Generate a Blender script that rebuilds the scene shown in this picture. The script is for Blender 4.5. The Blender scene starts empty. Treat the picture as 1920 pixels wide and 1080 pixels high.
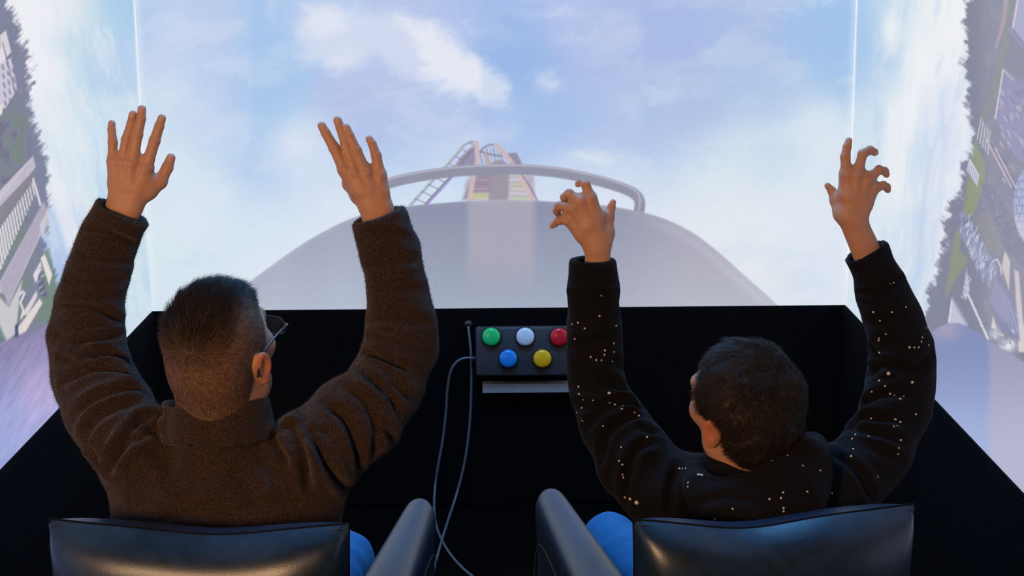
import bpy, bmesh, math, random
import numpy as np
from mathutils import Vector, Matrix
from mathutils.bvhtree import BVHTree

random.seed(7)
RNG = np.random.default_rng(11)
SC = bpy.context.scene
COL = SC.collection

# ------------------------------------------------------------------ camera
FPX = 3056.0                                  # focal length in pixels of a 1920 x 1080 frame
PITCH, YAW, ROLL = math.radians(11.9), math.radians(0.2), math.radians(0.466)
CAM = np.array([0.0, 0.0, 1.80])
_f = np.array([math.sin(YAW) * math.cos(PITCH), math.cos(YAW) * math.cos(PITCH), -math.sin(PITCH)])
_r = np.array([math.cos(YAW), -math.sin(YAW), 0.0])
_u = np.cross(_r, _f)
RIGHT = _r * math.cos(ROLL) - _u * math.sin(ROLL)
UP = _u * math.cos(ROLL) + _r * math.sin(ROLL)
FWD = _f
cd = bpy.data.cameras.new('camera')
cd.sensor_width = 36.0
cd.lens = 36.0 * FPX / 1920.0
cd.clip_start = 0.05
cam = bpy.data.objects.new('camera', cd)
COL.objects.link(cam)
M = Matrix.Identity(4)
for i in range(3):
    M[i][0], M[i][1], M[i][2], M[i][3] = RIGHT[i], UP[i], -FWD[i], CAM[i]
cam.matrix_world = M
SC.camera = cam

# ------------------------------------------------------------------ world, lamps, exposure
SC.view_settings.view_transform = 'Standard'
SC.view_settings.look = 'None'
SC.view_settings.exposure = 0.0
SC.view_settings.gamma = 1.0
SC.view_settings.use_curve_mapping = False
wd = bpy.data.worlds.new('world')
SC.world = wd
wd.use_nodes = True
wd.node_tree.nodes['Background'].inputs[0].default_value = (0.35, 0.45, 0.7, 1)
wd.node_tree.nodes['Background'].inputs[1].default_value = 0.012


def area(name, loc, target, size, power, color):
    ld = bpy.data.lights.new(name, 'AREA')
    ld.shape = 'DISK'
    ld.size = size
    ld.energy = power
    ld.color = color
    o = bpy.data.objects.new(name, ld)
    COL.objects.link(o)
    o.location = loc
    o.rotation_euler = (Vector(target) - Vector(loc)).to_track_quat('-Z', 'Y').to_euler()
    return o


# warm room lamp standing in the visitors' room behind the booth
area('room_lamp', (-1.1, -0.1, 1.62), (-0.2, 2.7, 1.0), 0.5, 60.0, (1.0, 0.55, 0.27))

# cool spill of the projectors hanging over the booth, aimed at the front wall
area('projector_spill', (0.0, 3.7, 2.75), (0.0, 4.1, 0.0), 1.2, 56.0, (0.15, 0.48, 1.0))


# ------------------------------------------------------------------ geometry helpers
def ray(px, py):
    d = FWD * FPX + RIGHT * (px - 960.0) - UP * (py - 540.0)
    return d / np.linalg.norm(d)


def at(px, py, Y):
    """world point seen at a pixel, standing at depth Y in the booth"""
    d = ray(px, py)
    return CAM + d * (Y / d[1])


def picture(P):
    """where world points lie in the 1920 x 1080 photograph"""
    V = np.asarray(P, float) - CAM
    z = np.maximum(V @ FWD, 0.05)
    return np.stack([960 + FPX * (V @ RIGHT) / z, 540 - FPX * (V @ UP) / z], -1)


def lin(c):
    c = np.asarray(c, float) / 255.0
    return np.where(c <= 0.04045, c / 12.92, ((c + 0.055) / 1.055) ** 2.4)


def smooth01(x):
    x = np.clip(x, 0, 1)
    return x * x * (3 - 2 * x)


def _h2(ix, iy, s):
    n = (ix.astype(np.int64) * 374761393 + iy.astype(np.int64) * 668265263 + s * 974634777) & 0x7fffffff
    n = ((n ^ (n >> 13)) * 1274126177) & 0x7fffffff
    return ((n ^ (n >> 16)) & 0xffff) / 65535.0


def noise2(x, y, s=0):
    ix, iy = np.floor(x), np.floor(y)
    fx, fy = x - ix, y - iy
    fx, fy = fx * fx * (3 - 2 * fx), fy * fy * (3 - 2 * fy)
    a, b = _h2(ix, iy, s), _h2(ix + 1, iy, s)
    c, d = _h2(ix, iy + 1, s), _h2(ix + 1, iy + 1, s)
    return (a + (b - a) * fx) * (1 - fy) + (c + (d - c) * fx) * fy


def fbm2(x, y, s=0, o=5):
    v, a, t = 0, 0.5, 0
    for i in range(o):
        v = v + a * noise2(x, y, s + i)
        t += a
        x, y, a = x * 2.03 + 3.1, y * 2.03 + 7.7, a * 0.5
    return v / t


def noise3(P, s=0):
    a = noise2(P[:, 0] + 31.7 * np.floor(P[:, 2]), P[:, 1] + 17.3 * np.floor(P[:, 2]), s)
    b = noise2(P[:, 0] + 31.7 * (np.floor(P[:, 2]) + 1), P[:, 1] + 17.3 * (np.floor(P[:, 2]) + 1), s)
    f = P[:, 2] - np.floor(P[:, 2])
    f = f * f * (3 - 2 * f)
    return a + (b - a) * f


def new_mesh(name, verts, faces, mat=None, parent=None, smooth=True, colors=None, world=True):
    """faces: (n,3) or (n,4) array or list of lists"""
    me = bpy.data.meshes.new(name)
    verts = np.asarray(verts, dtype=np.float32)
    if isinstance(faces, np.ndarray):
        n, k = faces.shape
        me.vertices.add(len(verts))
        me.vertices.foreach_set('co', verts.ravel())
        me.loops.add(n * k)
        me.loops.foreach_set('vertex_index', faces.astype(np.int32).ravel())
        me.polygons.add(n)
        me.polygons.foreach_set('loop_start', np.arange(0, n * k, k, dtype=np.int32))
        me.polygons.foreach_set('loop_total', np.full(n, k, dtype=np.int32))
        me.update(calc_edges=True)
    else:
        me.from_pydata([tuple(v) for v in verts], [], faces)
        me.update()
    if smooth:
        me.polygons.foreach_set('use_smooth', np.ones(len(me.polygons), dtype=bool))
    if colors is not None:
        at_ = me.color_attributes.new('tint', 'FLOAT_COLOR', 'POINT')
        c4 = np.ones((len(verts), 4), dtype=np.float32)
        c4[:, :3] = colors
        at_.data.foreach_set('color', c4.ravel())
    me.validate()
    if mat:
        me.materials.append(mat)
    o = bpy.data.objects.new(name, me)
    COL.objects.link(o)
    if parent is not None:
        o.parent = parent
        if world:
            o.matrix_parent_inverse = parent.matrix_world.inverted()
    return o


def bm_obj(name, bm, mat=None, parent=None, smooth=False):
    me = bpy.data.meshes.new(name)
    bm.normal_update()
    bm.to_mesh(me)
    bm.free()
    if smooth:
        me.polygons.foreach_set('use_smooth', np.ones(len(me.polygons), dtype=bool))
    if mat:
        me.materials.append(mat)
    o = bpy.data.objects.new(name, me)
    COL.objects.link(o)
    if parent is not None:
        o.parent = parent
    return o


def empty(name, loc, rz=0.0):
    o = bpy.data.objects.new(name, None)
    COL.objects.link(o)
    o.location = loc
    o.rotation_euler = (0, 0, rz)
    o.matrix_world = Matrix.Translation(Vector(loc)) @ Matrix.Rotation(rz, 4, 'Z')
    return o


def tag(o, label, cat, group=None):
    o['label'] = label
    o['category'] = cat
    if group:
        o['group'] = group
    return o


def box(bm, lo, hi, mat=None):
    lo, hi = Vector(lo), Vector(hi)
    r = bmesh.ops.create_cube(bm, size=1.0, matrix=Matrix.Translation((lo + hi) / 2) @ Matrix.Diagonal(Vector((*(hi - lo), 1))))
    if mat is not None:
        bmesh.ops.transform(bm, matrix=mat, verts=r['verts'])
    return r['verts']


def bevelled_box(lo, hi, w, seg=3):
    bm = bmesh.new()
    box(bm, lo, hi)
    bmesh.ops.bevel(bm, geom=bm.edges[:], offset=w, segments=seg, affect='EDGES', profile=0.5)
    return bm


def tube(points, radius, sides=10, caps=True):
    """verts, faces of a tube along world points; radius number or list"""
    P = [Vector(p) for p in points]
    n = len(P)
    R = radius if hasattr(radius, '__len__') else [radius] * n
    V, F = [], []
    t0 = (P[1] - P[0]).normalized()
    a = t0.orthogonal().normalized()
    for i in range(n):
        t = (P[min(i + 1, n - 1)] - P[max(i - 1, 0)]).normalized()
        a = (a - t * a.dot(t)).normalized()
        b = t.cross(a)
        for k in range(sides):
            w = 2 * math.pi * k / sides
            V.append(P[i] + (a * math.cos(w) + b * math.sin(w)) * R[i])
    for i in range(n - 1):
        for k in range(sides):
            k2 = (k + 1) % sides
            F.append([i * sides + k, i * sides + k2, (i + 1) * sides + k2, (i + 1) * sides + k])
    if caps:
        F.append(list(range(sides))[::-1])
        F.append([(n - 1) * sides + k for k in range(sides)])
    return V, F


def spline(pts, n=10):
    """Catmull-Rom through points"""
    P = np.asarray(pts, float)
    Q = np.vstack([2 * P[0] - P[1], P, 2 * P[-1] - P[-2]])
    out = []
    for i in range(1, len(Q) - 2):
        p0, p1, p2, p3 = Q[i - 1], Q[i], Q[i + 1], Q[i + 2]
        for t in np.linspace(0, 1, n, endpoint=False):
            out.append(0.5 * ((2 * p1) + (-p0 + p2) * t + (2 * p0 - 5 * p1 + 4 * p2 - p3) * t * t + (-p0 + 3 * p1 - 3 * p2 + p3) * t ** 3))
    out.append(P[-1])
    return np.array(out)


# ---- blended solids on a grid, turned into one continuous surface
class Solid:
    def __init__(s, lo, hi, h):
        s.lo = np.asarray(lo, float)
        s.h = h
        n = np.ceil((np.asarray(hi, float) - s.lo) / h).astype(int) + 1
        s.ax = [(s.lo[i] + h * np.arange(n[i])).astype(np.float32) for i in range(3)]
        s.d = np.full(n, 0.5, np.float32)

    def _win(s, lo, hi):
        sl = []
        for i in range(3):
            a = int(np.clip(math.floor((lo[i] - s.lo[i]) / s.h), 0, len(s.ax[i])))
            b = int(np.clip(math.ceil((hi[i] - s.lo[i]) / s.h) + 1, 0, len(s.ax[i])))
            if b <= a:
                return None, None
            sl.append(slice(a, b))
        sl = tuple(sl)
        g = (s.ax[0][sl[0]][:, None, None], s.ax[1][sl[1]][None, :, None], s.ax[2][sl[2]][None, None, :])
        return sl, g

    def _put(s, sl, f, k, mode):
        d = s.d[sl]
        if mode == 'add':
            if k > 0:
                hh = np.clip(0.5 + 0.5 * (d - f) / k, 0, 1)
                s.d[sl] = d + (f - d) * hh - k * hh * (1 - hh)
            else:
                s.d[sl] = np.minimum(d, f)
        else:
            f = -f
            if k > 0:
                hh = np.clip(0.5 - 0.5 * (d - f) / k, 0, 1)
                s.d[sl] = d + (f - d) * hh + k * hh * (1 - hh)
            else:
                s.d[sl] = np.maximum(d, f)

    def cone(s, a, b, r1, r2, k=0.0, mode='add'):
        a, b = np.asarray(a, float), np.asarray(b, float)
        m = max(r1, r2) + 2 * k + 4 * s.h + 0.012
        sl, g = s._win(np.minimum(a, b) - m, np.maximum(a, b) + m)
        if sl is None:
            return
        ba = b - a
        L = float(ba @ ba) + 1e-12
        q = [g[i] - np.float32(a[i]) for i in range(3)]
        t = np.clip((q[0] * ba[0] + q[1] * ba[1] + q[2] * ba[2]) / L, 0, 1)
        dist = np.sqrt((q[0] - t * ba[0]) ** 2 + (q[1] - t * ba[1]) ** 2 + (q[2] - t * ba[2]) ** 2)
        s._put(sl, dist - (r1 + (r2 - r1) * t), k, mode)

    def chain(s, pts, rad, k=0.0, kin=None):
        for i in range(len(pts) - 1):
            s.cone(pts[i], pts[i + 1], rad[i], rad[i + 1], k if (i == 0 or kin is None) else kin)

    def local(s, c, R, ext):
        """grid coordinates in the frame R (columns = local axes) around c"""
        c = np.asarray(c, float)
        e = np.abs(R) @ np.asarray(ext, float)
        sl, g = s._win(c - e, c + e)
        if sl is None:
            return None, None
        q = [g[i] - np.float32(c[i]) for i in range(3)]
        return sl, [q[0] * R[0, i] + q[1] * R[1, i] + q[2] * R[2, i] for i in range(3)]

    def ell(s, c, r, R=np.eye(3), k=0.0, mode='add'):
        r = np.asarray(r, float)
        sl, l = s.local(c, R, r + 2 * k + 4 * s.h + 0.012)
        if sl is None:
            return
        k0 = np.sqrt((l[0] / r[0]) ** 2 + (l[1] / r[1]) ** 2 + (l[2] / r[2]) ** 2) + 1e-9
        k1 = np.sqrt((l[0] / r[0] ** 2) ** 2 + (l[1] / r[1] ** 2) ** 2 + (l[2] / r[2] ** 2) ** 2) + 1e-9
        s._put(sl, k0 * (k0 - 1) / k1, k, mode)

    def rbox(s, c, half, rad, R=np.eye(3), k=0.0, mode='add'):
        half = np.asarray(half, float)
        sl, l = s.local(c, R, half + 2 * k + 4 * s.h + 0.012)
        if sl is None:
            return
        q = [np.abs(l[i]) - (half[i] - rad) for i in range(3)]
        out = np.sqrt(np.maximum(q[0], 0) ** 2 + np.maximum(q[1], 0) ** 2 + np.maximum(q[2], 0) ** 2)
        ins = np.minimum(np.maximum(np.maximum(q[0], q[1]), q[2]), 0)
        s._put(sl, out + ins - rad, k, mode)

    def surface(s):
        d = s.d
        n = np.array(d.shape)
        sg = d < 0
        cnt = np.zeros(n - 1, np.int8)
        for i in (0, 1):
            for j in (0, 1):
                for k in (0, 1):
                    cnt += sg[i:n[0] - 1 + i, j:n[1] - 1 + j, k:n[2] - 1 + k]
        act = np.argwhere((cnt > 0) & (cnt < 8))
        idx = np.full(n - 1, -1, np.int32)
        idx[act[:, 0], act[:, 1], act[:, 2]] = np.arange(len(act))
        acc = np.zeros((len(act), 3))
        w = np.zeros(len(act))
        cs = [(i, j, k) for i in (0, 1) for j in (0, 1) for k in (0, 1)]
        for a in cs:
            for ax in range(3):
                if a[ax] == 0:
                    b = list(a)
                    b[ax] = 1
                    va = d[act[:, 0] + a[0], act[:, 1] + a[1], act[:, 2] + a[2]]
                    vb = d[act[:, 0] + b[0], act[:, 1] + b[1], act[:, 2] + b[2]]
                    m = (va < 0) != (vb < 0)
                    t = np.where(m, va / np.where(m, va - vb, 1), 0)
                    p = np.tile(np.array(a, float), (len(act), 1))
                    p[:, ax] += t
                    acc[m] += p[m]
                    w += m
        V = (act + acc / w[:, None]) * s.h + s.lo
        F = []
        for ax in range(3):
            o1, o2 = (ax + 1) % 3, (ax + 2) % 3
            A = [slice(None)] * 3
            B = [slice(None)] * 3
            A[ax] = slice(0, n[ax] - 1)
            B[ax] = slice(1, n[ax])
            sa, sb = sg[tuple(A)], sg[tuple(B)]
            e = np.argwhere(sa != sb)
            e = e[(e[:, o1] > 0) & (e[:, o2] > 0) & (e[:, o1] < n[o1] - 1) & (e[:, o2] < n[o2] - 1)]
            if not len(e):
                continue
            q = []
            for d1, d2 in ((-1, -1), (0, -1), (0, 0), (-1, 0)):
                c = e.copy()
                c[:, o1] += d1
                c[:, o2] += d2
                q.append(idx[c[:, 0], c[:, 1], c[:, 2]])
            q = np.stack(q, 1)
            fl = ~sa[e[:, 0], e[:, 1], e[:, 2]]
            q[fl] = q[fl][:, ::-1]
            F.append(q)
        return V, np.vstack(F)


def vnormals(V, F):
    N = np.zeros_like(V)
    a = V[F[:, 2]] - V[F[:, 0]]
    b = V[F[:, 3 if F.shape[1] == 4 else 1]] - V[F[:, 1 if F.shape[1] == 4 else 0]]
    fn = np.cross(a, b) if F.shape[1] == 4 else np.cross(V[F[:, 1]] - V[F[:, 0]], a)
    for i in range(F.shape[1]):
        np.add.at(N, F[:, i], fn)
    return N / (np.linalg.norm(N, axis=1, keepdims=True) + 1e-12)


def relax(V, F, it=2, lam=0.5):
    k = F.shape[1]
    for _ in range(it):
        acc = np.zeros_like(V)
        c = np.zeros(len(V))
        for i in range(k):
            np.add.at(acc, F[:, i], V[F[:, (i + 1) % k]] + V[F[:, i - 1]])
            np.add.at(c, F[:, i], 2)
        V = V + lam * (acc / c[:, None] - V)
    return V


def seg_dist(P, A, B):
    ba = B - A
    t = np.clip(((P - A) @ ba) / (ba @ ba + 1e-12), 0, 1)
    return np.linalg.norm(P - A - t[:, None] * ba, axis=1)


def trace(bvh, pts, step=5.0):
    """lay a line seen in the photograph onto a surface"""
    out = []
    P = spline(pts, 8) if len(pts) > 2 else np.asarray(pts, float)
    L = np.concatenate([[0], np.cumsum(np.linalg.norm(np.diff(P, axis=0), axis=1))])
    for t in np.arange(0, L[-1] + step, step):
        x, y = np.interp(t, L, P[:, 0]), np.interp(t, L, P[:, 1])
        hit = bvh.ray_cast(Vector(CAM), Vector(ray(x, y)))
        if hit[0] is not None:
            out.append(np.array(hit[0]))
    return out


def fold(V, F, N, bvh, lines):
    """press creases into cloth; each line: points, depth, width (metres); a negative depth raises a fold"""
    D = np.zeros(len(V))
    for pts, A, w in lines:
        T = trace(bvh, pts)
        if len(T) < 2:
            continue
        T = np.array(T)
        m = np.all((V > T.min(0) - 5 * w) & (V < T.max(0) + 5 * w), axis=1)
        ids = np.where(m)[0]
        if not len(ids):
            continue
        dist = np.full(len(ids), 9.0)
        tp = np.zeros(len(ids))
        for i in range(len(T) - 1):
            if np.linalg.norm(T[i + 1] - T[i]) > 0.05:
                continue
            dd = seg_dist(V[ids], T[i], T[i + 1])
            b = dd < dist
            dist[b] = dd[b]
            tp[b] = (i + 0.5) / (len(T) - 1)
        taper = smooth01(np.minimum(tp, 1 - tp) * 4 + 0.25)
        D[ids] += taper * A * (-np.exp(-(dist / w) ** 2) + 0.55 * np.exp(-((dist - 2.1 * w) / (1.1 * w)) ** 2))
    return V + N * D[:, None]


def rot(yaw=0, pitch=0, roll=0):
    m = Matrix.Rotation(yaw, 3, 'Z') @ Matrix.Rotation(pitch, 3, 'X') @ Matrix.Rotation(roll, 3, 'Y')
    return np.array(m)


# ------------------------------------------------------------------ materials
def mat(name):
    m = bpy.data.materials.new(name)
    m.use_nodes = True
    nt = m.node_tree
    b = nt.nodes['Principled BSDF']
    return m, nt, b


def noise_color(nt, b, c1, c2, scale, detail=4, lo=0.35, hi=0.65, bump=0.0, bscale=None, coord='Object', dist=0.002):
    tc = nt.nodes.new('ShaderNodeTexCoord')
    n = nt.nodes.new('ShaderNodeTexNoise')
    n.inputs['Scale'].default_value = scale
    n.inputs['Detail'].default_value = detail
    nt.links.new(tc.outputs[coord], n.inputs['Vector'])
    r = nt.nodes.new('ShaderNodeValToRGB')
    r.color_ramp.elements[0].position = lo
    r.color_ramp.elements[1].position = hi
    r.color_ramp.elements[0].color = (*c1, 1)
    r.color_ramp.elements[1].color = (*c2, 1)
    nt.links.new(n.outputs['Fac'], r.inputs['Fac'])
    nt.links.new(r.outputs['Color'], b.inputs['Base Color'])
    if bump:
        n2 = nt.nodes.new('ShaderNodeTexNoise')
        n2.inputs['Scale'].default_value = bscale or scale
        n2.inputs['Detail'].default_value = 3
        nt.links.new(tc.outputs[coord], n2.inputs['Vector'])
        bp = nt.nodes.new('ShaderNodeBump')
        bp.inputs['Strength'].default_value = bump
        bp.inputs['Distance'].default_value = dist
        nt.links.new(n2.outputs['Fac'], bp.inputs['Height'])
        nt.links.new(bp.outputs['Normal'], b.inputs['Normal'])
    return r


def simple(name, col, rough=0.5, metal=0.0, spec=0.5, vary=0.15, scale=60, bump=0.0, bscale=None, dist=0.002):
    m, nt, b = mat(name)
    c = np.asarray(col, float)
    noise_color(nt, b, c * (1 - vary), np.minimum(c * (1 + vary), 1), scale, bump=bump, bscale=bscale, dist=dist)
    b.inputs['Roughness'].default_value = rough
    b.inputs['Metallic'].default_value = metal
    b.inputs['Specular IOR Level'].default_value = spec
    return m


def attr_mat(name, rough=0.5, spec=0.4, sss=0.0, bump=0.0, bscale=400, sheen=0.0, vary=0.0):
    m, nt, b = mat(name)
    a = nt.nodes.new('ShaderNodeAttribute')
    a.attribute_name = 'tint'
    tc = nt.nodes.new('ShaderNodeTexCoord')
    n = nt.nodes.new('ShaderNodeTexNoise')
    n.inputs['Scale'].default_value = bscale
    n.inputs['Detail'].default_value = 4
    nt.links.new(tc.outputs['Object'], n.inputs['Vector'])
    mp = nt.nodes.new('ShaderNodeMapRange')
    mp.inputs['From Min'].default_value = 0.3
    mp.inputs['From Max'].default_value = 0.7
    mp.inputs['To Min'].default_value = 1 - vary
    mp.inputs['To Max'].default_value = 1 + vary
    nt.links.new(n.outputs['Fac'], mp.inputs['Value'])
    mx = nt.nodes.new('ShaderNodeVectorMath')
    mx.operation = 'SCALE'
    nt.links.new(a.outputs['Color'], mx.inputs[0])
    nt.links.new(mp.outputs['Result'], mx.inputs['Scale'])
    nt.links.new(mx.outputs['Vector'], b.inputs['Base Color'])
    b.inputs['Roughness'].default_value = rough
    b.inputs['Specular IOR Level'].default_value = spec
    b.inputs['Subsurface Weight'].default_value = sss
    b.inputs['Subsurface Radius'].default_value = (0.012, 0.004, 0.002)
    b.inputs['Subsurface Scale'].default_value = 0.6
    b.inputs['Sheen Weight'].default_value = sheen
    if bump:
        bp = nt.nodes.new('ShaderNodeBump')
        bp.inputs['Strength'].default_value = bump
        bp.inputs['Distance'].default_value = 0.001
        nt.links.new(n.outputs['Fac'], bp.inputs['Height'])
        nt.links.new(bp.outputs['Normal'], b.inputs['Normal'])
    return m


def screen_mat():
    m = bpy.data.materials.new('projected_picture')
    m.use_nodes = True
    nt = m.node_tree
    b = nt.nodes['Principled BSDF']
    a = nt.nodes.new('ShaderNodeAttribute')
    a.attribute_name = 'tint'
    b.inputs['Base Color'].default_value = (0.0, 0.0, 0.0, 1)
    b.inputs['Roughness'].default_value = 1.0
    b.inputs['Specular IOR Level'].default_value = 0.0
    nt.links.new(a.outputs['Color'], b.inputs['Emission Color'])
    b.inputs['Emission Strength'].default_value = 1.0
    return m


MAT = {}
MAT['screen'] = screen_mat()
MAT['carpet'] = simple('black_carpet', (0.0046, 0.0040, 0.0046), 1.0, spec=0.05, vary=0.5, scale=260, bump=0.6, bscale=500)
MAT['floor'] = simple('black_floor_carpet', (0.0022, 0.0018, 0.0018), 1.0, spec=0.03, vary=0.5, scale=260, bump=0.6, bscale=500)
MAT['wall'] = simple('grey_paint', (0.3, 0.3, 0.32), 0.8)
MAT['leather'] = simple('black_leather', (0.008, 0.021, 0.046), 0.36, spec=0.65, vary=0.25, scale=45, bump=0.18, bscale=420, dist=0.001)
MAT['leather'].node_tree.nodes['Principled BSDF'].inputs['Specular Tint'].default_value = (0.85, 0.93, 1.0, 1)
MAT['thread'] = simple('seam_thread', (0.03, 0.035, 0.045), 0.7)
MAT['piping'] = simple('matt_black_piping', (0.006, 0.006, 0.008), 0.9, spec=0.1)
MAT['wood'] = simple('dark_wood', (0.02, 0.012, 0.008), 0.5, scale=12)
MAT['console'] = simple('charcoal_plastic', (0.034, 0.034, 0.040), 0.55, vary=0.1, bump=0.1, bscale=800)
MAT['alu'] = simple('brushed_aluminium', (0.56, 0.52, 0.56), 0.4, metal=0.3, vary=0.05, scale=90)
MAT['cable'] = simple('grey_rubber', (0.12, 0.13, 0.15), 0.45, vary=0.05)
MAT['blackp'] = simple('black_plastic', (0.012, 0.012, 0.014), 0.4)
for nm, c in (('green', (0.02, 0.62, 0.16)), ('white', (0.72, 0.75, 0.84)), ('red', (0.70, 0.012, 0.03)), ('blue', (0.015, 0.25, 0.72)), ('yellow', (0.95, 0.47, 0.008))):
    mm, nt, b = mat(nm + '_plastic')
    noise_color(nt, b, np.array(c) * 0.95, np.array(c), 40)
    b.inputs['Roughness'].default_value = 0.22
    b.inputs['Subsurface Weight'].default_value = 0.0
    MAT[nm] = mm
MAT['skin'] = attr_mat('skin', 0.5, 0.35, 0.12, bump=0.25, bscale=520, vary=0.08)
MAT['hair'] = attr_mat('hair', 0.5, 0.2, 0.0)
MAT['denim'] = simple('blue_denim', (0.026, 0.15, 0.34), 0.85, spec=0.15, vary=0.2, scale=300, bump=0.4, bscale=700)
MAT['shoe'] = simple('dark_green_canvas', (0.03, 0.06, 0.055), 0.7)
MAT['fleck'] = attr_mat('paint_fleck', 0.6, 0.3)


def fleece():
    m, nt, b = mat('brown_fleece')
    noise_color(nt, b, (0.013, 0.0080, 0.0060), (0.073, 0.0465, 0.036), 430, detail=5, lo=0.36, hi=0.74, bump=0.9, bscale=330, dist=0.003)
    b.inputs['Roughness'].default_value = 0.95
    b.inputs['Specular IOR Level'].default_value = 0.1
    b.inputs['Sheen Weight'].default_value = 0.12
    b.inputs['Sheen Roughness'].default_value = 0.5
    return m


MAT['fleece'] = fleece()


def jersey():
    m, nt, b = mat('black_jersey')
    noise_color(nt, b, (0.0030, 0.0032, 0.0048), (0.0068, 0.0072, 0.0100), 500, detail=3, bump=0.5, bscale=800, dist=0.001)
    b.inputs['Roughness'].default_value = 0.9
    b.inputs['Specular IOR Level'].default_value = 0.15
    b.inputs['Sheen Weight'].default_value = 0.02
    return m


MAT['jersey'] = jersey()
MAT['frame'] = simple('dark_red_acetate', (0.035, 0.018, 0.03), 0.3)


def lens_glass():
    m, nt, b = mat('lens_glass')
    b.inputs['Base Color'].default_value = (0.95, 0.97, 1.0, 1)
    b.inputs['Transmission Weight'].default_value = 1.0
    b.inputs['Roughness'].default_value = 0.02
    b.inputs['IOR'].default_value = 1.3
    return m


MAT['glass'] = lens_glass()

# ------------------------------------------------------------------ the booth
D = 5.10
ZS = at(935, 577.5, D)[2]                 # lower edge of the projected pictures
XL = at(285, 583, D)[0]
XR = at(1585, 572, D)[0]
YB = 1.75                                 # where the side walls end, beside the chairs
ZT = 2.55


def struct(name, bm, m):
    o = bm_obj(name, bm, m)
    o['kind'] = 'structure'
    return o


bm = bmesh.new()
box(bm, (XL - 0.6, -2.6, -0.05), (XR + 0.6, D + 0.1, 0.0))
fl = struct('floor', bm, MAT['floor'])


def wall(name, lower, upper):
    bm = bmesh.new()
    box(bm, *lower)
    bmesh.ops.bevel(bm, geom=bm.edges[:], offset=0.006, segments=2, affect='EDGES')
    box(bm, *upper)
    return struct(name, bm, MAT['carpet'])


T = 0.012                                 # the carpeted plinth stands this far proud of the pictures
wall('wall_front', ((XL - 0.1, D - T, 0.0), (XR + 0.1, D + 0.1, ZS)), ((XL - 0.1, D + 0.03, ZS), (XR + 0.1, D + 0.1, ZT)))
wall('wall_left', ((XL - 0.1, YB, 0.0), (XL + T, D - T, ZS)), ((XL - 0.1, YB, ZS), (XL - 0.03, D, ZT)))
wall('wall_right', ((XR - T, YB, 0.0), (XR + 0.1, D - T, ZS)), ((XR + 0.03, YB, ZS), (XR + 0.1, D, ZT)))

# ------------------------------------------------------------------ the projected pictures
def poly_sd(P, poly):
    """signed distance (inside negative) of points to a polygon"""
    V = np.asarray(poly, float)
    n = len(V)
    d = np.full(len(P), 1e9)
    ins = np.zeros(len(P), bool)
    for i in range(n):
        a, b = V[i - 1], V[i]
        e = b - a
        w = P - a
        t = np.clip((w @ e) / (e @ e + 1e-9), 0, 1)
        d = np.minimum(d, np.hypot(w[:, 0] - t * e[0], w[:, 1] - t * e[1]))
        c = (V[i - 1][1] > P[:, 1]) != (b[1] > P[:, 1])
        with np.errstate(divide='ignore', invalid='ignore'):
            x = a[0] + (P[:, 1] - a[1]) * (b[0] - a[0]) / (b[1] - a[1])
        ins ^= c & (P[:, 0] < x)
    return np.where(ins, -d, d)


def line_d(P, pts, closed=False):
    V = np.asarray(pts, float)
    d = np.full(len(P), 1e9)
    for i in range(1, len(V)):
        a, e = V[i - 1], V[i] - V[i - 1]
        w = P - a
        t = np.clip((w @ e) / (e @ e + 1e-9), 0, 1)
        d = np.minimum(d, np.hypot(w[:, 0] - t * e[0], w[:, 1] - t * e[1]))
    return d


class Paint:
    """colours (display values 0..255) of a projected picture over its points"""

    def __init__(s, P):
        s.P = P
        s.C = np.zeros((len(P), 3))

    def field(s, samples, sig):
        S = np.array([q[:2] for q in samples], float)
        K = np.array([q[2:] for q in samples], float)
        num = np.zeros_like(s.C)
        den = np.zeros(len(s.P))
        for p, k in zip(S, K):
            w = np.exp(-((s.P - p) ** 2).sum(1) / (2 * sig * sig)) + 1e-6 / (1 + ((s.P - p) ** 2).sum(1) / sig ** 2)
            num += w[:, None] * k
            den += w
        s.C = num / den[:, None]

    def mix(s, m, col, op=1.0):
        m = (np.clip(m, 0, 1) * op)[:, None]
        s.C = s.C * (1 - m) + np.asarray(col, float) * m

    def near(s, pts, pad):
        V = np.asarray(pts, float)
        return np.where((s.P[:, 0] > V[:, 0].min() - pad) & (s.P[:, 0] < V[:, 0].max() + pad) & (s.P[:, 1] > V[:, 1].min() - pad) & (s.P[:, 1] < V[:, 1].max() + pad))[0]

    def _mixi(s, ids, m, col, op):
        m = (np.clip(m, 0, 1) * op)[:, None]
        col = np.asarray(col, float)
        s.C[ids] = s.C[ids] * (1 - m) + col * m

    def poly(s, pts, col, soft=1.5, op=1.0, warp=None):
        ids = s.near(pts, soft * 2 + 30)
        if len(ids):
            Q = s.P[ids] if warp is None else s.P[ids] + warp[ids]
            s._mixi(ids, smooth01(0.5 - poly_sd(Q, pts) / (2 * soft)), col, op)

    def line(s, pts, col, w, soft=1.0, op=1.0):
        ids = s.near(pts, w + soft * 2)
        if len(ids):
            s._mixi(ids, smooth01(0.5 - (line_d(s.P[ids], pts) - w / 2) / (2 * soft)), col, op)

    def blob(s, x, y, rx, ry, col, op=1.0, warp=None):
        Q = s.P if warp is None else s.P + warp
        s.mix(np.exp(-(((Q[:, 0] - x) / rx) ** 2 + ((Q[:, 1] - y) / ry) ** 2)), col, op)


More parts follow.
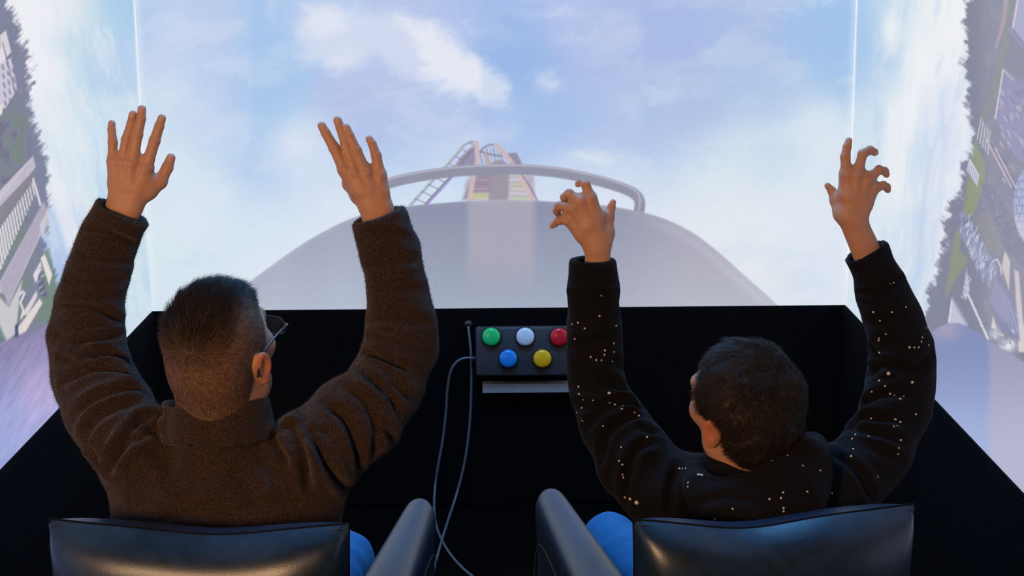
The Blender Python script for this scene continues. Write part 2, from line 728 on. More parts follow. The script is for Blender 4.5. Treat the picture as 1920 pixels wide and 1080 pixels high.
def make_screen(name, V, nu, nv, painter, label, flip):
    P = picture(V)
    pt = Paint(P)
    painter(pt)
    i = np.arange((nu - 1) * (nv - 1))
    a = (i // (nu - 1)) * nu + i % (nu - 1)
    F = np.stack([a, a + 1, a + nu + 1, a + nu], 1)
    if flip:
        F = F[:, ::-1]
    o = new_mesh(name, V, F, MAT['screen'], smooth=False, colors=lin(np.clip(pt.C, 0, 255)))
    return tag(o, label, 'screen', 'projection screens of the booth')


# ---- front picture
def paint_front(s):
    P = s.P
    x, y = P[:, 0], P[:, 1]
    s.field([(258, 20, 190, 210, 238), (300, 100, 196, 212, 238), (400, 60, 186, 204, 236), (470, 150, 178, 202, 235), (500, 190, 160, 196, 235), (500, 90, 164, 196, 235),
             (600, 40, 186, 204, 238), (760, 20, 184, 198, 234), (880, 60, 172, 192, 233), (950, 110, 152, 183, 232), (650, 210, 180, 194, 232), (760, 230, 184, 198, 233),
             (860, 240, 176, 196, 234), (400, 250, 198, 215, 239), (410, 180, 188, 208, 238), (490, 320, 170, 200, 236), (560, 270, 214, 225, 242), (560, 330, 210, 223, 242), (470, 260, 182, 207, 239),
             (300, 220, 206, 222, 240), (300, 480, 216, 230, 240), (330, 560, 213, 228, 238), (420, 400, 217, 229, 242), (520, 440, 222, 232, 242), (500, 400, 206, 222, 242), (640, 380, 224, 231, 242),
             (760, 300, 160, 192, 234), (720, 260, 178, 197, 234), (750, 355, 214, 228, 244), (820, 350, 206, 222, 243), (300, 330, 216, 229, 241), (380, 340, 214, 227, 241), (620, 330, 200, 216, 240),
             (1040, 50, 178, 194, 234), (1005, 110, 150, 181, 230), (1100, 100, 172, 190, 230), (1250, 70, 170, 188, 230), (1400, 60, 171, 192, 230), (1560, 60, 162, 195, 234),
             (1590, 150, 164, 196, 234), (1450, 180, 176, 199, 232), (1100, 190, 180, 196, 232), (1050, 230, 154, 185, 232), (1180, 260, 172, 192, 232), (1300, 210, 176, 195, 230), (1110, 280, 170, 191, 232),
             (1220, 320, 188, 208, 236), (1120, 300, 208, 221, 240), (1350, 310, 214, 227, 238), (1450, 270, 204, 221, 237), (1540, 240, 220, 231, 240), (1350, 400, 226, 233, 240),
             (1500, 400, 224, 232, 242), (1400, 500, 226, 232, 238), (1550, 520, 219, 228, 240), (1250, 380, 224, 231, 241), (1140, 360, 224, 231, 242), (1050, 340, 214, 226, 242), (1580, 330, 216, 228, 240),
             (1000, 250, 172, 198, 236), (960, 240, 180, 198, 236), (1590, 440, 220, 230, 242), (300, -120, 186, 206, 236), (900, -150, 165, 188, 232), (1500, -150, 165, 192, 232), (900, -700, 158, 186, 232)], 44)
    wx = (fbm2(x / 90, y / 60, 3) - 0.5) * 90
    wy = (fbm2(x / 90, y / 60, 9) - 0.5) * 60
    wx2 = (fbm2(x / 26 + y / 60, y / 15, 53) - 0.5) * 60
    wy2 = (fbm2(x / 26, y / 18 + x / 70, 59) - 0.5) * 44
    warp = np.stack([wx + wx2, wy + wy2], 1)
    # thin veils of cloud
    v = fbm2((x + wx + 0.5 * wx2) / 130 + 0.3 * y / 100, (y + wy + 0.5 * wy2) / 60, 21, 6)
    low = smooth01((y - 60) / 330)
    s.mix(smooth01((v - 0.47) / 0.3), (224, 231, 242), 0.30)
    s.mix(smooth01((0.45 - v) / 0.25) * (1 - 0.6 * low), (160, 190, 234), 0.22)
    # the long bright cloud
    s.poly([(548, 55), (575, 12), (660, 18), (745, 20), (800, 50), (862, 78), (925, 125), (955, 165), (946, 198), (905, 190), (870, 178), (800, 160), (735, 138), (690, 118), (650, 132), (600, 118), (560, 95)], (216, 223, 241), 24, 0.75, warp * 0.7)
    s.poly([(742, 30), (800, 55), (865, 88), (925, 132), (950, 168), (944, 196), (895, 180), (830, 150), (770, 140), (790, 110), (770, 70)], (232, 235, 244), 17, 0.85, warp * 0.6)
    s.poly([(580, 20), (640, 15), (650, 60), (600, 72), (572, 60)], (226, 231, 243), 15, 0.7, warp * 0.5)
    s.blob(632, 118, 34, 14, (224, 230, 243), 0.6, warp * 0.5)
    s.blob(1026, 158, 26, 22, (214, 224, 242), 0.85, warp * 0.6)
    s.blob(1040, 22, 60, 9, (200, 212, 240), 0.6, warp * 0.5)
    s.blob(1170, 205, 26, 30, (196, 209, 237), 0.6, warp * 0.6)
    s.blob(1115, 305, 44, 17, (220, 229, 242), 0.8, warp * 0.5)
    s.blob(560, 270, 40, 42, (224, 231, 243), 0.6, warp * 0.6)
    s.blob(508, 10, 10, 30, (196, 213, 240), 0.7)
    s.blob(885, 262, 60, 26, (206, 218, 240), 0.55, warp * 0.5)
    # where the two projectors overlap the sky turns bluer
    bm_ = smooth01((x - 893) / 20) * smooth01((1036 - x) / 20) * smooth01((330 - y) / 160)
    s.mix(bm_, (156, 186, 232), 0.28)
    s.mix(smooth01((x - 462) / 14) * smooth01((540 - x) / 60) * smooth01((300 - y) / 120), (160, 195, 235), 0.22)
    # roller coaster track ahead
    gr, pu, dk, pk, ye = (168, 190, 140), (158, 150, 212), (136, 124, 146), (204, 184, 186), (208, 208, 160)
    for off, c in ((0, gr), (3.5, pu)):
        s.line([(768 + off, 384), (806 + off, 342), (838 + off, 308), (856 + off, 287), (868 + off, 272), (882 + off, 265), (892, 268)], c, 3.2, 1.2, 0.75)
        s.line([(796 + off, 384), (830 + off, 348), (852 + off, 322), (872 + off, 294), (884 + off, 280), (892, 276)], c, 4.5, 1.4, 0.85)
    s.line([(800, 380), (834, 342), (848, 330)], (125, 112, 165), 3, 1, 0.7)
    for k in range(9):
        t = k / 8
        a = np.array([778 + 104 * t, 372 - 104 * t])
        s.line([a, a + (22 - 12 * t, 10 - 2 * t)], (140, 135, 150), 2.2, 1, 0.8)
    s.poly([(852, 311), (866, 292), (884, 276), (893, 276), (893, 312)], dk, 3, 0.72)
    s.poly([(870, 372), (872, 345), (886, 322), (945, 318), (1000, 330), (1004, 376)], (176, 160, 172), 5, 0.75)
    s.poly([(878, 352), (890, 328), (930, 326), (936, 372), (866, 375)], (140, 124, 146), 4, 0.6)
    for k in range(6):
        yy = 328 + 8.5 * k
        s.line([(884 - k, yy), (932, yy + 1)], (196, 176, 182) if k % 2 else (148, 132, 160), 2.5, 1.4, 0.55)
        s.line([(958, yy), (984 + 2 * k, yy + 2)], [(206, 214, 180), (214, 212, 232), (194, 208, 158)][k % 3], 5, 2.2, 0.65)
    s.poly([(884, 361), (934, 361), (934, 373), (882, 373)], ye, 2.5, 0.7)
    for k in range(7):
        xx = 899 + 6.5 * k
        s.line([(xx, 276 + abs(k - 3) * 2.2), (xx + 5, 306)], [(140, 130, 190), (165, 180, 130)][k % 2], 2.4, 1, 0.75)
    s.line([(897, 292), (905, 278), (918, 271), (932, 272), (944, 282)], (150, 140, 165), 4, 1.3, 0.8)
    s.line([(900, 284), (922, 290), (940, 293)], (138, 124, 150), 4, 1.5, 0.7)
    s.poly([(948, 288), (968, 286), (976, 300), (982, 318), (962, 312)], dk, 2, 0.75)
    s.line([(893, 268), (896, 300), (888, 330), (880, 376)], pk, 9, 1.5, 0.95)
    s.line([(911, 290), (918, 310), (926, 340), (926, 374)], (190, 164, 170), 7, 1.5, 0.85)
    s.line([(930, 271), (948, 290), (964, 312), (982, 345), (1001, 376)], pk, 9, 1.5, 0.95)
    s.line([(972, 318), (990, 344), (1008, 376)], (120, 100, 140), 3, 1.2, 0.6)
    # the car's hood
    hood = spline([(440, 556), (470, 527), (520, 490), (560, 462), (600, 438), (650, 413), (700, 398), (770, 386), (880, 377), (960, 375), (1050, 379), (1130, 385), (1200, 397), (1250, 412), (1300, 437), (1350, 475), (1400, 520), (1440, 555), (1478, 592)], 5)
    hood = [tuple(q) for q in hood] + [(1500, 640), (420, 640)]
    # the car's rail, with its post
    rail = spline([(697, 405), (699, 368), (712, 352), (738, 341), (790, 330), (850, 322), (920, 318), (985, 318), (1050, 324), (1110, 336), (1150, 347), (1184, 360), (1199, 376), (1198, 400)], 5)
    s.line([(936, 318), (934, 380)], (156, 150, 164), 36, 2, 0.92)
    s.line(rail, (146, 147, 166), 20, 1.3)
    s.line(rail - np.array([0, 7.5]), (186, 186, 202), 3.5, 1.6, 0.8)
    e = s.near(hood, 40)
    sd = poly_sd(P[e], hood)
    m = smooth01(0.5 - sd / 3.0)
    hx, hy = P[e, 0], P[e, 1]
    c = np.zeros((len(e), 3))
    left, mid, right = np.array((160, 166, 186.)), np.array((151, 158, 180.)), np.array((173, 172, 188.))
    tl = smooth01((hx - 480) / 350)[:, None]
    c = left * (1 - tl) + mid * tl
    tr = smooth01((hx - 1050) / 260)[:, None]
    c = c * (1 - tr) + right * tr
    c += ((hy - 470) / 110 * 14)[:, None] * np.array((0.9, 1.05, 0.9))
    c += (np.exp(-((hx - 650) / 70) ** 2) * 12)[:, None]
    c += (np.exp(-((hx - 520) / 60) ** 2) * 8)[:, None]
    band = smooth01((hx - 868) / 18) * smooth01((1012 - hx) / 20) * smooth01((575 - hy) / 110)
    c = c * (1 - 0.75 * band[:, None]) + np.array((176, 171, 186)) * 0.75 * band[:, None]
    c += (np.exp(-((sd + 14) / 9) ** 2) * smooth01((hx - 1180) / 80) * 9)[:, None]
    c += (np.exp(-(sd / 5) ** 2) * 8)[:, None]
    s.C[e] = s.C[e] * (1 - m[:, None]) + c * m[:, None]
    # bright seam where the pictures meet in the corners, the weave of the cloth
    lx, rx = 253 + 0.0549 * y, 1605 - 0.035 * y
    s.mix(np.exp(-((x - lx) / 9) ** 2), (236, 243, 250), 0.35 * 1)
    s.mix(np.exp(-((x - rx) / 9) ** 2), (236, 243, 250), 0.35 * 1)
    s.C += (fbm2(x / 3.1, y / 3.1, 77, 2)[:, None] - 0.5) * 5


nu, nz1 = 724, 340
xs = np.linspace(XL, XR, nu)
zs = np.concatenate([np.linspace(ZS - 0.01, 1.68, nz1), np.linspace(1.68, ZT - 0.02, 16)[1:]])
g = np.stack(np.meshgrid(xs, zs), -1).reshape(-1, 2)
V = np.stack([g[:, 0], np.full(len(g), D), g[:, 1]], 1)
make_screen('projection_screen', V, nu, len(zs), paint_front, 'wide front screen showing cloudy blue sky, a coaster track and a grey car hood', False)


# ---- left picture
def paint_left(s):
    P = s.P
    x, y = P[:, 0], P[:, 1]
    s.field([(262, 20, 168, 204, 236), (230, 20, 172, 206, 234), (200, 40, 184, 212, 234), (160, 30, 208, 224, 236), (120, 30, 230, 234, 242), (80, 30, 238, 238, 243), (60, 120, 238, 238, 244), (100, 120, 236, 238, 244),
             (135, 90, 200, 222, 234), (165, 120, 198, 220, 236), (200, 130, 180, 206, 236), (245, 120, 190, 212, 238), (150, 190, 202, 222, 236), (110, 210, 228, 233, 242), (180, 230, 206, 225, 238), (230, 230, 206, 224, 238),
             (90, 290, 216, 229, 240), (130, 260, 222, 232, 240), (120, 350, 224, 231, 240), (160, 330, 208, 227, 238), (110, 430, 178, 200, 232), (120, 480, 168, 192, 230), (140, 450, 218, 230, 240), (245, 470, 205, 223, 236), (270, 500, 208, 226, 236), (250, 600, 202, 222, 234), (276, 560, 210, 228, 236), (262, 330, 208, 226, 239),
             (40, -100, 232, 234, 243), (-200, 200, 180, 190, 220)], 24)
    wx = (fbm2(x / 30, y / 80, 5) - 0.5) * 30
    st = fbm2((x - 0.22 * y + wx) / 16, y / 95, 14, 5)
    s.mix(smooth01((st - 0.5) / 0.25), (232, 237, 243), 0.42)
    s.mix(smooth01((0.46 - st) / 0.25) * smooth01((x - 60) / 90), (176, 206, 234), 0.45)
    s.poly([(84, 296), (98, 300), (128, 370), (150, 440), (128, 470), (112, 420), (96, 350)], (234, 236, 242), 7, 0.7)
    # trees along the tilted horizon
    fuzz = (fbm2(x / 13, y / 13, 31, 5) - 0.5) * 30
    sp = (noise2(x / 12, (y + 0.8 * x) / 3.2, 8) - 0.5) * 13
    warp = np.stack([fuzz + sp, fuzz * 0.5], 1)
    s.poly([(-9000, -900), (-40, -300), (6, -12), (14, 8), (34, 40), (42, 80), (55, 105), (58, 150), (52, 185), (62, 225), (76, 262), (86, 310), (92, 345), (95, 385), (84, 415), (80, 445), (92, 480), (104, 530), (110, 570), (100, 615), (80, 640), (-9000, 4000)], (124, 129, 154), 6.5, 0.95, warp)
    s.poly([(-9000, -800), (-60, -200), (0, 60), (22, 120), (34, 190), (30, 260), (60, 330), (66, 420), (80, 520), (72, 620), (-9000, 4000)], (128, 134, 150), 6, 0.9)
    tone = fbm2(x / 14, y / 18, 44, 4)
    ins = smooth01((70 - x) / 30) * smooth01((y - 190) / 40) * smooth01((640 - y) / 20)
    s.mix(smooth01((tone - 0.45) / 0.2) * ins, (122, 138, 124), 0.65)
    s.mix(smooth01((0.42 - tone) / 0.15) * ins, (112, 104, 128), 0.5)
    wh, li, da = (224, 219, 226), (190, 186, 206), (112, 112, 142)
    # houses with small windows
    s.poly([(0, 66), (11, 57), (21, 98), (8, 112), (0, 98)], (216, 210, 214), 1.2)
    s.poly([(-30, 100), (6, 90), (12, 118), (-30, 140)], wh, 1.2)
    s.poly([(-20, 128), (22, 108), (32, 168), (10, 204), (-20, 190)], (204, 198, 216), 1.4)
    for k in range(14):
        a, b = k % 3, k // 3
        s.line([(4 + 9 * a + 1.2 * b, 122 - 5 * a + 17 * b), (7 + 9 * a + 1.2 * b, 130 - 5 * a + 17 * b)], da, 3.2, 1, 0.75)
    s.line([(5, 80), (30, 180)], (120, 116, 145), 2.2, 1, 0.8)
    s.poly([(-30, 206), (6, 196), (4, 214), (-30, 236)], wh, 1.2)
    # long striped roofs stepping down
    s.poly([(-60, 420), (62, 292), (67, 312), (36, 366), (-60, 470)], (200, 194, 208), 1.5)
    s.poly([(-60, 452), (64, 318), (67, 345), (40, 392), (-60, 520)], (136, 134, 146), 2)
    for k in range(26):
        t = k / 25
        a = np.array([-20, 405]) * (1 - t) + np.array([61, 296]) * t
        s.line([a, a + (-4 + 8 * t, 44 - 24 * t)], (150, 145, 170), 1.1, 0.8, 0.6)
    for k in range(17):
        t = k / 16
        a = np.array([-14, 450]) * (1 - t) + np.array([60, 344]) * t
        s.line([a, a + (11 - 6 * t, 62 - 40 * t)], wh, 4.6 - 2.0 * t, 0.9, 0.95)
    s.line([(62, 336), (76, 384)], wh, 4, 1)
    s.poly([(-10, 545), (82, 378), (90, 400), (84, 425), (15, 575), (8, 552)], (188, 181, 198), 1.6)
    for k in range(36):
        t = k / 35
        a = np.array([2, 532]) * (1 - t) + np.array([81, 380]) * t
        s.line([a, a + (12 - 6 * t, 42 - 16 * t)], (136, 131, 160), 1.1, 0.8, 0.65)
    for k in range(5):
        s.line([(76 + 3 * k, 420 - 6 * k), (80 + 3 * k, 442 - 7 * k)], wh, 2.6, 0.8, 0.85)
    # plaza at the foot
    s.poly([(80, 470), (92, 468), (108, 540), (100, 600), (70, 610)], (118, 140, 124), 4, 0.8)
    s.poly([(-40, 600), (-10, 545), (16, 576), (42, 525), (36, 560), (30, 625), (12, 640)], (202, 198, 206), 2)
    s.poly([(76, 484), (84, 476), (98, 515), (92, 535)], (226, 218, 218), 1.4)
    s.poly([(62, 515), (76, 490), (78, 500), (70, 525), (66, 530)], (224, 218, 224), 1.6)
    s.poly([(72, 515), (80, 520), (90, 558), (78, 556), (72, 535)], (104, 104, 136), 2, 0.8)
    for k in range(10):
        s.line([(70 + 2 * (k % 5), 505 + 5 * k), (78 + 2 * (k % 5), 500 + 5 * k)], (214, 212, 222) if k % 2 else (100, 100, 135), 1.5, 0.7, 0.7)
    s.poly([(33, 615), (74, 560), (80, 568), (48, 622), (36, 628)], (224, 214, 212), 1.5)
    s.poly([(40, 592), (68, 545), (70, 556), (52, 590)], (216, 208, 214), 1.4)
    s.line([(38, 552), (41, 546), (46, 550), (38, 568), (44, 582), (40, 596)], (228, 222, 222), 3.5, 1)
    s.poly([(28, 610), (34, 605), (34, 632), (28, 634)], (84, 88, 124), 1.5)
    s.poly([(-40, 570), (-5, 600), (12, 638), (-40, 690)], (96, 128, 124), 3, 0.8)
    # side of the car's hood
    hood = [(-9000, 2600), (-500, 770), (-100, 672), (0, 642), (40, 630), (80, 612), (108, 604), (150, 596), (220, 590), (300, 586), (300, 700), (0, 980), (-9000, 9000)]
    e = s.near(hood, 20)
    sd = poly_sd(P[e] + np.stack([fuzz[e] * 0.2, fuzz[e] * 0.1], 1), hood)
    m = smooth01(0.5 - sd / 8)
    hx, hy = P[e, 0], P[e, 1]
    t = smooth01((hy - 640 + 0.3 * hx) / 170)[:, None]
    c = np.array((138, 132, 172.)) * (1 - t) + np.array((160, 168, 218.)) * t
    pk_ = np.exp(-((hx - 75) / 40) ** 2 - ((hy - 735) / 70) ** 2)
    c = c * (1 - 0.5 * pk_[:, None]) + np.array((204, 176, 216)) * 0.5 * pk_[:, None]
    fs = fbm2((hx + hy * 0.6) / 6, (hy - hx * 0.4) / 30, 61, 4)
    c += (fs[:, None] - 0.5) * np.array((34, 24, 22))
    t2 = smooth01((hx - 205) / 25)[:, None]
    c = c * (1 - t2) + np.array((205, 222, 236.)) * t2
    s.C[e] = s.C[e] * (1 - m[:, None]) + c * m[:, None]
    lx = 253 + 0.0549 * y
    s.mix(np.exp(-((x - lx) / 3.4) ** 2) * smooth01((520 - y) / 260 + 0.25), (244, 249, 253), 0.95)
    s.C += (fbm2(x / 3.1, y / 3.1, 78, 2)[:, None] - 0.5) * 5


ys = np.concatenate([np.linspace(D, 3.30, 250), np.linspace(3.30, YB + 0.01, 40)[1:]])
zs2 = np.concatenate([np.linspace(ZS - 0.01, 1.72, 330), np.linspace(1.72, ZT - 0.02, 16)[1:]])
g = np.stack(np.meshgrid(ys, zs2), -1).reshape(-1, 2)
V = np.stack([np.full(len(g), XL), g[:, 0], g[:, 1]], 1)
make_screen('projection_screen', V, len(ys), len(zs2), paint_left, 'left side screen showing tilted trees, striped roofs and a purple hood below', True)


# ---- right picture
def paint_right(s):
    P = s.P
    x, y = P[:, 0], P[:, 1]
    s.field([(1608, 30, 166, 200, 235), (1630, 60, 164, 197, 234), (1650, 100, 168, 200, 235), (1625, 140, 172, 202, 236), (1660, 20, 196, 218, 238), (1672, 60, 226, 234, 242), (1700, 30, 222, 232, 241), (1760, 40, 238, 240, 243), (1730, 120, 238, 240, 243),
             (1780, 120, 236, 238, 243), (1660, 150, 212, 227, 240), (1625, 210, 206, 223, 238), (1700, 200, 236, 239, 244), (1760, 200, 226, 231, 242), (1800, 200, 224, 230, 243), (1680, 280, 230, 236, 242), (1740, 270, 218, 227, 241), (1790, 270, 216, 225, 242),
             (1620, 270, 210, 226, 239), (1700, 350, 230, 236, 243), (1760, 340, 210, 221, 240), (1780, 330, 222, 228, 242), (1660, 400, 224, 233, 241), (1720, 430, 202, 217, 238), (1750, 430, 214, 223, 240), (1620, 520, 216, 229, 239), (1700, 480, 214, 226, 238), (1600, 440, 218, 230, 240), (1730, 500, 206, 217, 238),
             (1640, 600, 208, 224, 236), (1700, 540, 204, 220, 236), (1700, -120, 220, 230, 240)], 26)
    wx = (fbm2(x / 30, y / 80, 6) - 0.5) * 34
    st = fbm2((x + 0.16 * y + wx) / 20, y / 110, 15, 5)
    s.mix(smooth01((st - 0.48) / 0.25) * smooth01((x - 1620) / 50), (240, 241, 244), 0.5)
    s.mix(smooth01((0.46 - st) / 0.25), (178, 206, 236), 0.35)
    s.blob(1672, 62, 11, 34, (236, 240, 244), 0.75, np.stack([wx, wx], 1) * 0.3)
    s.line([(1745, 280), (1728, 400), (1722, 520)], (196, 208, 236), 7, 6, 0.6)
    s.line([(1785, 215), (1765, 300)], (206, 215, 239), 8, 6, 0.5)
    fz = (fbm2(x / 13, y / 13, 32, 5) - 0.5) * 26 + (noise2(x / 12, (y - 0.8 * x) / 3.2, 18) - 0.5) * 9
    warp = np.stack([fz, fz * 0.6], 1)
    gp, gn = (130, 133, 153), (138, 148, 136)
    # land and trees along the tilted horizon
    s.poly([(1830, -60), (1812, 4), (1806, 40), (1814, 70), (1808, 120), (1816, 160), (1812, 190), (1820, 225), (1826, 245), (1824, 285), (1806, 300), (1802, 335), (1796, 372), (1782, 385), (1774, 410), (1772, 450), (1764, 470), (1758, 505), (1748, 520), (1738, 560), (1735, 600), (1738, 650), (9000, 5000), (9000, -900), (1900, -300)], gp, 5.5, 0.95, warp)
    s.blob(1757, 480, 5, 26, (226, 228, 240), 0.5)
    tone = fbm2(x / 16, y / 26, 45, 4)
    land = smooth01((x - 1832) / 20)
    s.mix(smooth01((tone - 0.48) / 0.2) * land, (150, 148, 160), 0.5)
    s.poly([(1890, -20), (1882, 60), (1868, 120), (1850, 190), (1836, 222), (1846, 228), (1872, 170), (1886, 110), (1896, -20)], gn, 4, 0.7)
    s.poly([(1884, -20), (1880, 30), (1866, 85), (1868, 95), (1886, 40), (1892, -20)], (188, 168, 172), 2.5, 0.7)
    s.poly([(1815, 335), (1828, 262), (1848, 310), (1846, 345), (1824, 405), (1806, 400)], (146, 158, 128), 4, 0.9)
    s.poly([(1774, 540), (1790, 440), (1802, 420), (1798, 470), (1816, 488), (1788, 530), (1772, 560)], (146, 156, 132), 4, 0.85)
    s.poly([(1822, 410), (1862, 398), (1880, 470), (1850, 470)], (148, 146, 142), 5, 0.6)
    wh, me, dk = (226, 224, 232), (176, 178, 204), (116, 116, 144)
    # roofs and sheds
    s.poly([(1898, 50), (1908, -10), (1990, -10), (1990, 130), (1920, 80)], (170, 172, 204), 1.6)
    s.line([(1899, 52), (1910, -10)], (236, 214, 208), 3, 1)
    s.line([(1892, 54), (1924, 96)], (150, 152, 190), 5, 1.5, 0.8)
    s.poly([(1866, 222), (1881, 130), (1960, 180), (1960, 330), (1898, 292)], (146, 146, 182), 2)
    s.line([(1866, 222), (1881, 130)], (234, 214, 214), 2.6, 0.9)
    s.line([(1881, 130), (1900, 150)], (206, 196, 206), 3, 1, 0.8)
    for k in range(46):
        a, b = RNG.random(2)
        px, py = 1872 + 50 * a, 165 + 170 * b
        s.line([(px, py), (px + 5, py + 8)], [(212, 206, 214), (120, 116, 150), (190, 176, 186)][k % 3], 2.6, 1, 0.7)
    for k in range(5):
        s.line([(1840 + 4 * k, 222 + 6 * k), (1832 + 5 * k, 262 + 7 * k)], wh, 1.8, 0.8, 0.85)
    for k in range(4):
        s.line([(1850 + 8 * k, 262 + 8 * k), (1896 + 8 * k, 350 + 8 * k)], (214, 200, 206) if k % 2 == 0 else (124, 116, 146), 3.2, 1, 0.85)
    s.poly([(1812, 318), (1818, 296), (1836, 328), (1832, 350)], (206, 208, 222), 1.5)
    for k in range(6):
        s.line([(1815 + 3.4 * k, 302 + 5 * k), (1812 + 3.4 * k, 322 + 5 * k)], (140, 140, 168), 1.5, 0.7, 0.7)
    s.poly([(1800, 400), (1806, 395), (1870, 500), (1856, 545), (1800, 440)], (150, 156, 186), 2.5, 0.9)
    for k in range(90):
        t, q = RNG.random(2)
        a = np.array([1804, 402]) * (1 - t) + np.array([1856, 520]) * t + np.array([26, -14]) * (q - 0.4)
        s.line([a, a + (-2.5, 9)], [(224, 228, 238), (196, 202, 222), (118, 122, 152)][k % 3], 1.6, 0.7, 0.85)
    s.poly([(1838, 340), (1862, 348), (1935, 470), (1935, 520), (1880, 460)], (128, 128, 154), 3, 0.7)
    for k in range(60):
        a = (1842 + 70 * RNG.random(), 365 + 90 * RNG.random())
        s.line([a, (a[0] + 1.5, a[1] + 4)], (170, 172, 192), 1.4, 0.7, 0.6)
    # dome of glass panes
    dx, dy = (x - 1936) / 36, (y - 385) / 76
    r = np.hypot(dx, dy)
    dm = smooth01((1 - r) / 0.03)
    s.mix(dm, (170, 184, 222), 0.95)
    hx, hy = (x - 1900) / 11, (y - 310) / 15
    row = np.floor(hy)
    fx = np.abs((hx + 0.5 * (row % 2)) % 1 - 0.5)
    fy = np.abs(hy % 1 - 0.5)
    s.mix(dm * np.maximum(smooth01((fx - 0.38) / 0.1), smooth01((fy - 0.38) / 0.1)), (116, 118, 148), 0.7)
    s.mix(dm * smooth01((y - 395) / 30), (226, 226, 236), 0.55)
    # terraces, lamp, slabs below
    s.poly([(1878, 500), (1884, 470), (1894, 490), (1892, 545)], (214, 202, 202), 1.6)
    s.line([(1862, 490), (1870, 486), (1876, 500), (1878, 514)], (218, 216, 224), 2.6, 1)
    s.poly([(1902, 505), (1910, 510), (1918, 600), (1930, 660), (1910, 660)], (214, 204, 206), 1.8)
    s.poly([(1854, 570), (1868, 520), (1905, 570), (1912, 640), (1880, 620)], (134, 138, 172), 2.5)
    for k in range(22):
        t = k / 21
        a = np.array([1856, 566]) * (1 - t) + np.array([1905, 632]) * t
        s.line([a, a + (12 - 6 * t, -44 + 10 * t)], (176, 180, 204), 1.3, 0.7, 0.7)
    s.poly([(1806, 555), (1812, 502), (1818, 545), (1812, 560)], (178, 182, 206), 2)
    for k in range(8):
        s.line([(1802 + 1.5 * k, 556 - 6 * k), (1812 + 1.2 * k, 560 - 5 * k)], (226, 228, 236), 1.5, 0.7, 0.8)
    s.poly([(1778, 606), (1785, 558), (1815, 610), (1800, 612)], (192, 196, 212), 2)
    s.line([(1779, 604), (1785, 560)], wh, 2.5, 0.8)
    s.line([(1786, 562), (1812, 606)], (160, 165, 190), 5, 1.2, 0.8)
    for k in range(16):
        t = k / 15
        a = np.array([1814, 552]) * (1 - t) + np.array([1850, 632]) * t
        s.line([a, a + (4, 5)], (232, 234, 240), 3, 0.8, 0.85)
    s.poly([(1858, 615), (1862, 592), (1870, 618)], (216, 206, 206), 1.5)
    s.blob(1866, 626, 12, 10, (222, 226, 236), 0.7)
    s.blob(1889, 648, 15, 12, (232, 234, 240), 0.95)
    for k in range(14):
        a = (1860 + 42 * RNG.random(), 612 + 40 * RNG.random())
        s.line([a, (a[0] + 4, a[1] + 5)], [(120, 128, 160), (228, 230, 238)][k % 2], 2, 0.8, 0.8)
    # side of the car's hood
    hood = [(1560, 700), (1700, 655), (1738, 640), (1752, 618), (1775, 606), (1800, 606), (1830, 622), (1856, 640), (1890, 660), (1930, 685), (2100, 760), (2600, 960), (9000, 3600), (9000, 9000), (1500, 1000), (1500, 720)]
    e = s.near(hood, 20)
    sd = poly_sd(P[e], hood)
    m = smooth01(0.5 - sd / 5)
    hx, hy = P[e, 0], P[e, 1]
    t = smooth01((hy - 640) / 210)[:, None]
    c = np.array((134, 146, 188.)) * (1 - t) + np.array((164, 180, 220.)) * t
    t2 = smooth01((hx - 1846) / 18)[:, None]
    c = c * (1 - t2) + (np.array((160, 158, 186.)) * (1 - t) + np.array((182, 182, 208.)) * t) * t2
    pk_ = np.exp(-((hx - 1772) / 26) ** 2 - ((hy - 618) / 20) ** 2)
    c = c * (1 - 0.6 * pk_[:, None]) + np.array((190, 166, 186)) * 0.6 * pk_[:, None]
    t3 = smooth01((1735 - hx) / 14)[:, None]
    c = c * (1 - t3) + np.array((206, 222, 236.)) * t3
    s.C[e] = s.C[e] * (1 - m[:, None]) + c * m[:, None]
    s.mix(smooth01((x - 1810) / 60) * smooth01((640 - y) / 60), (188, 186, 206), 0.22)
    rx = 1605 - 0.035 * y
    s.mix(np.exp(-((x - rx) / 3.2) ** 2) * smooth01((600 - y) / 260 + 0.3), (246, 250, 253), 0.95)
    s.C += (fbm2(x / 3.1, y / 3.1, 79, 2)[:, None] - 0.5) * 5


V = np.stack([np.full(len(g), XR), g[:, 0], g[:, 1]], 1)
make_screen('projection_screen', V, len(ys), len(zs2), paint_right, 'right side screen showing bright clouds, tilted trees, park roofs and a glass dome', False)

# ------------------------------------------------------------------ button console, ledge, cables
yw = D - T
pc = at(985, 660, yw - 0.03)
con = empty('button_console', (pc[0], yw, pc[2]))
tag(con, 'dark wall console with five coloured push buttons above an aluminium ledge', 'console')
hw, hh = 0.158, 0.079
tilt = Matrix.Rotation(math.radians(-9), 4, 'X')
b_ = bevelled_box((-hw, -0.062, -hh), (hw, -0.018, hh), 0.008)
bmesh.ops.transform(b_, matrix=tilt, verts=b_.verts)
bm_obj('case', b_, MAT['console'], con, True)
b_ = bevelled_box((-hw * 0.8, -0.03, -hh * 0.75), (hw * 0.8, 0.0, hh * 0.75), 0.004)
bm_obj('mounting_plate', b_, MAT['blackp'], con, True)


def lathe(profile, sides=40):
    V, F = [], []
    for r, z in profile:
        for k in range(sides):
            w = 2 * math.pi * k / sides
            V.append((r * math.cos(w), -z, r * math.sin(w)))
    for i in range(len(profile) - 1):
        for k in range(sides):
            k2 = (k + 1) % sides
            F.append([i * sides + k, i * sides + k2, (i + 1) * sides + k2, (i + 1) * sides + k])
    F.append([(len(profile) - 1) * sides + k for k in range(sides)])
    return V, F


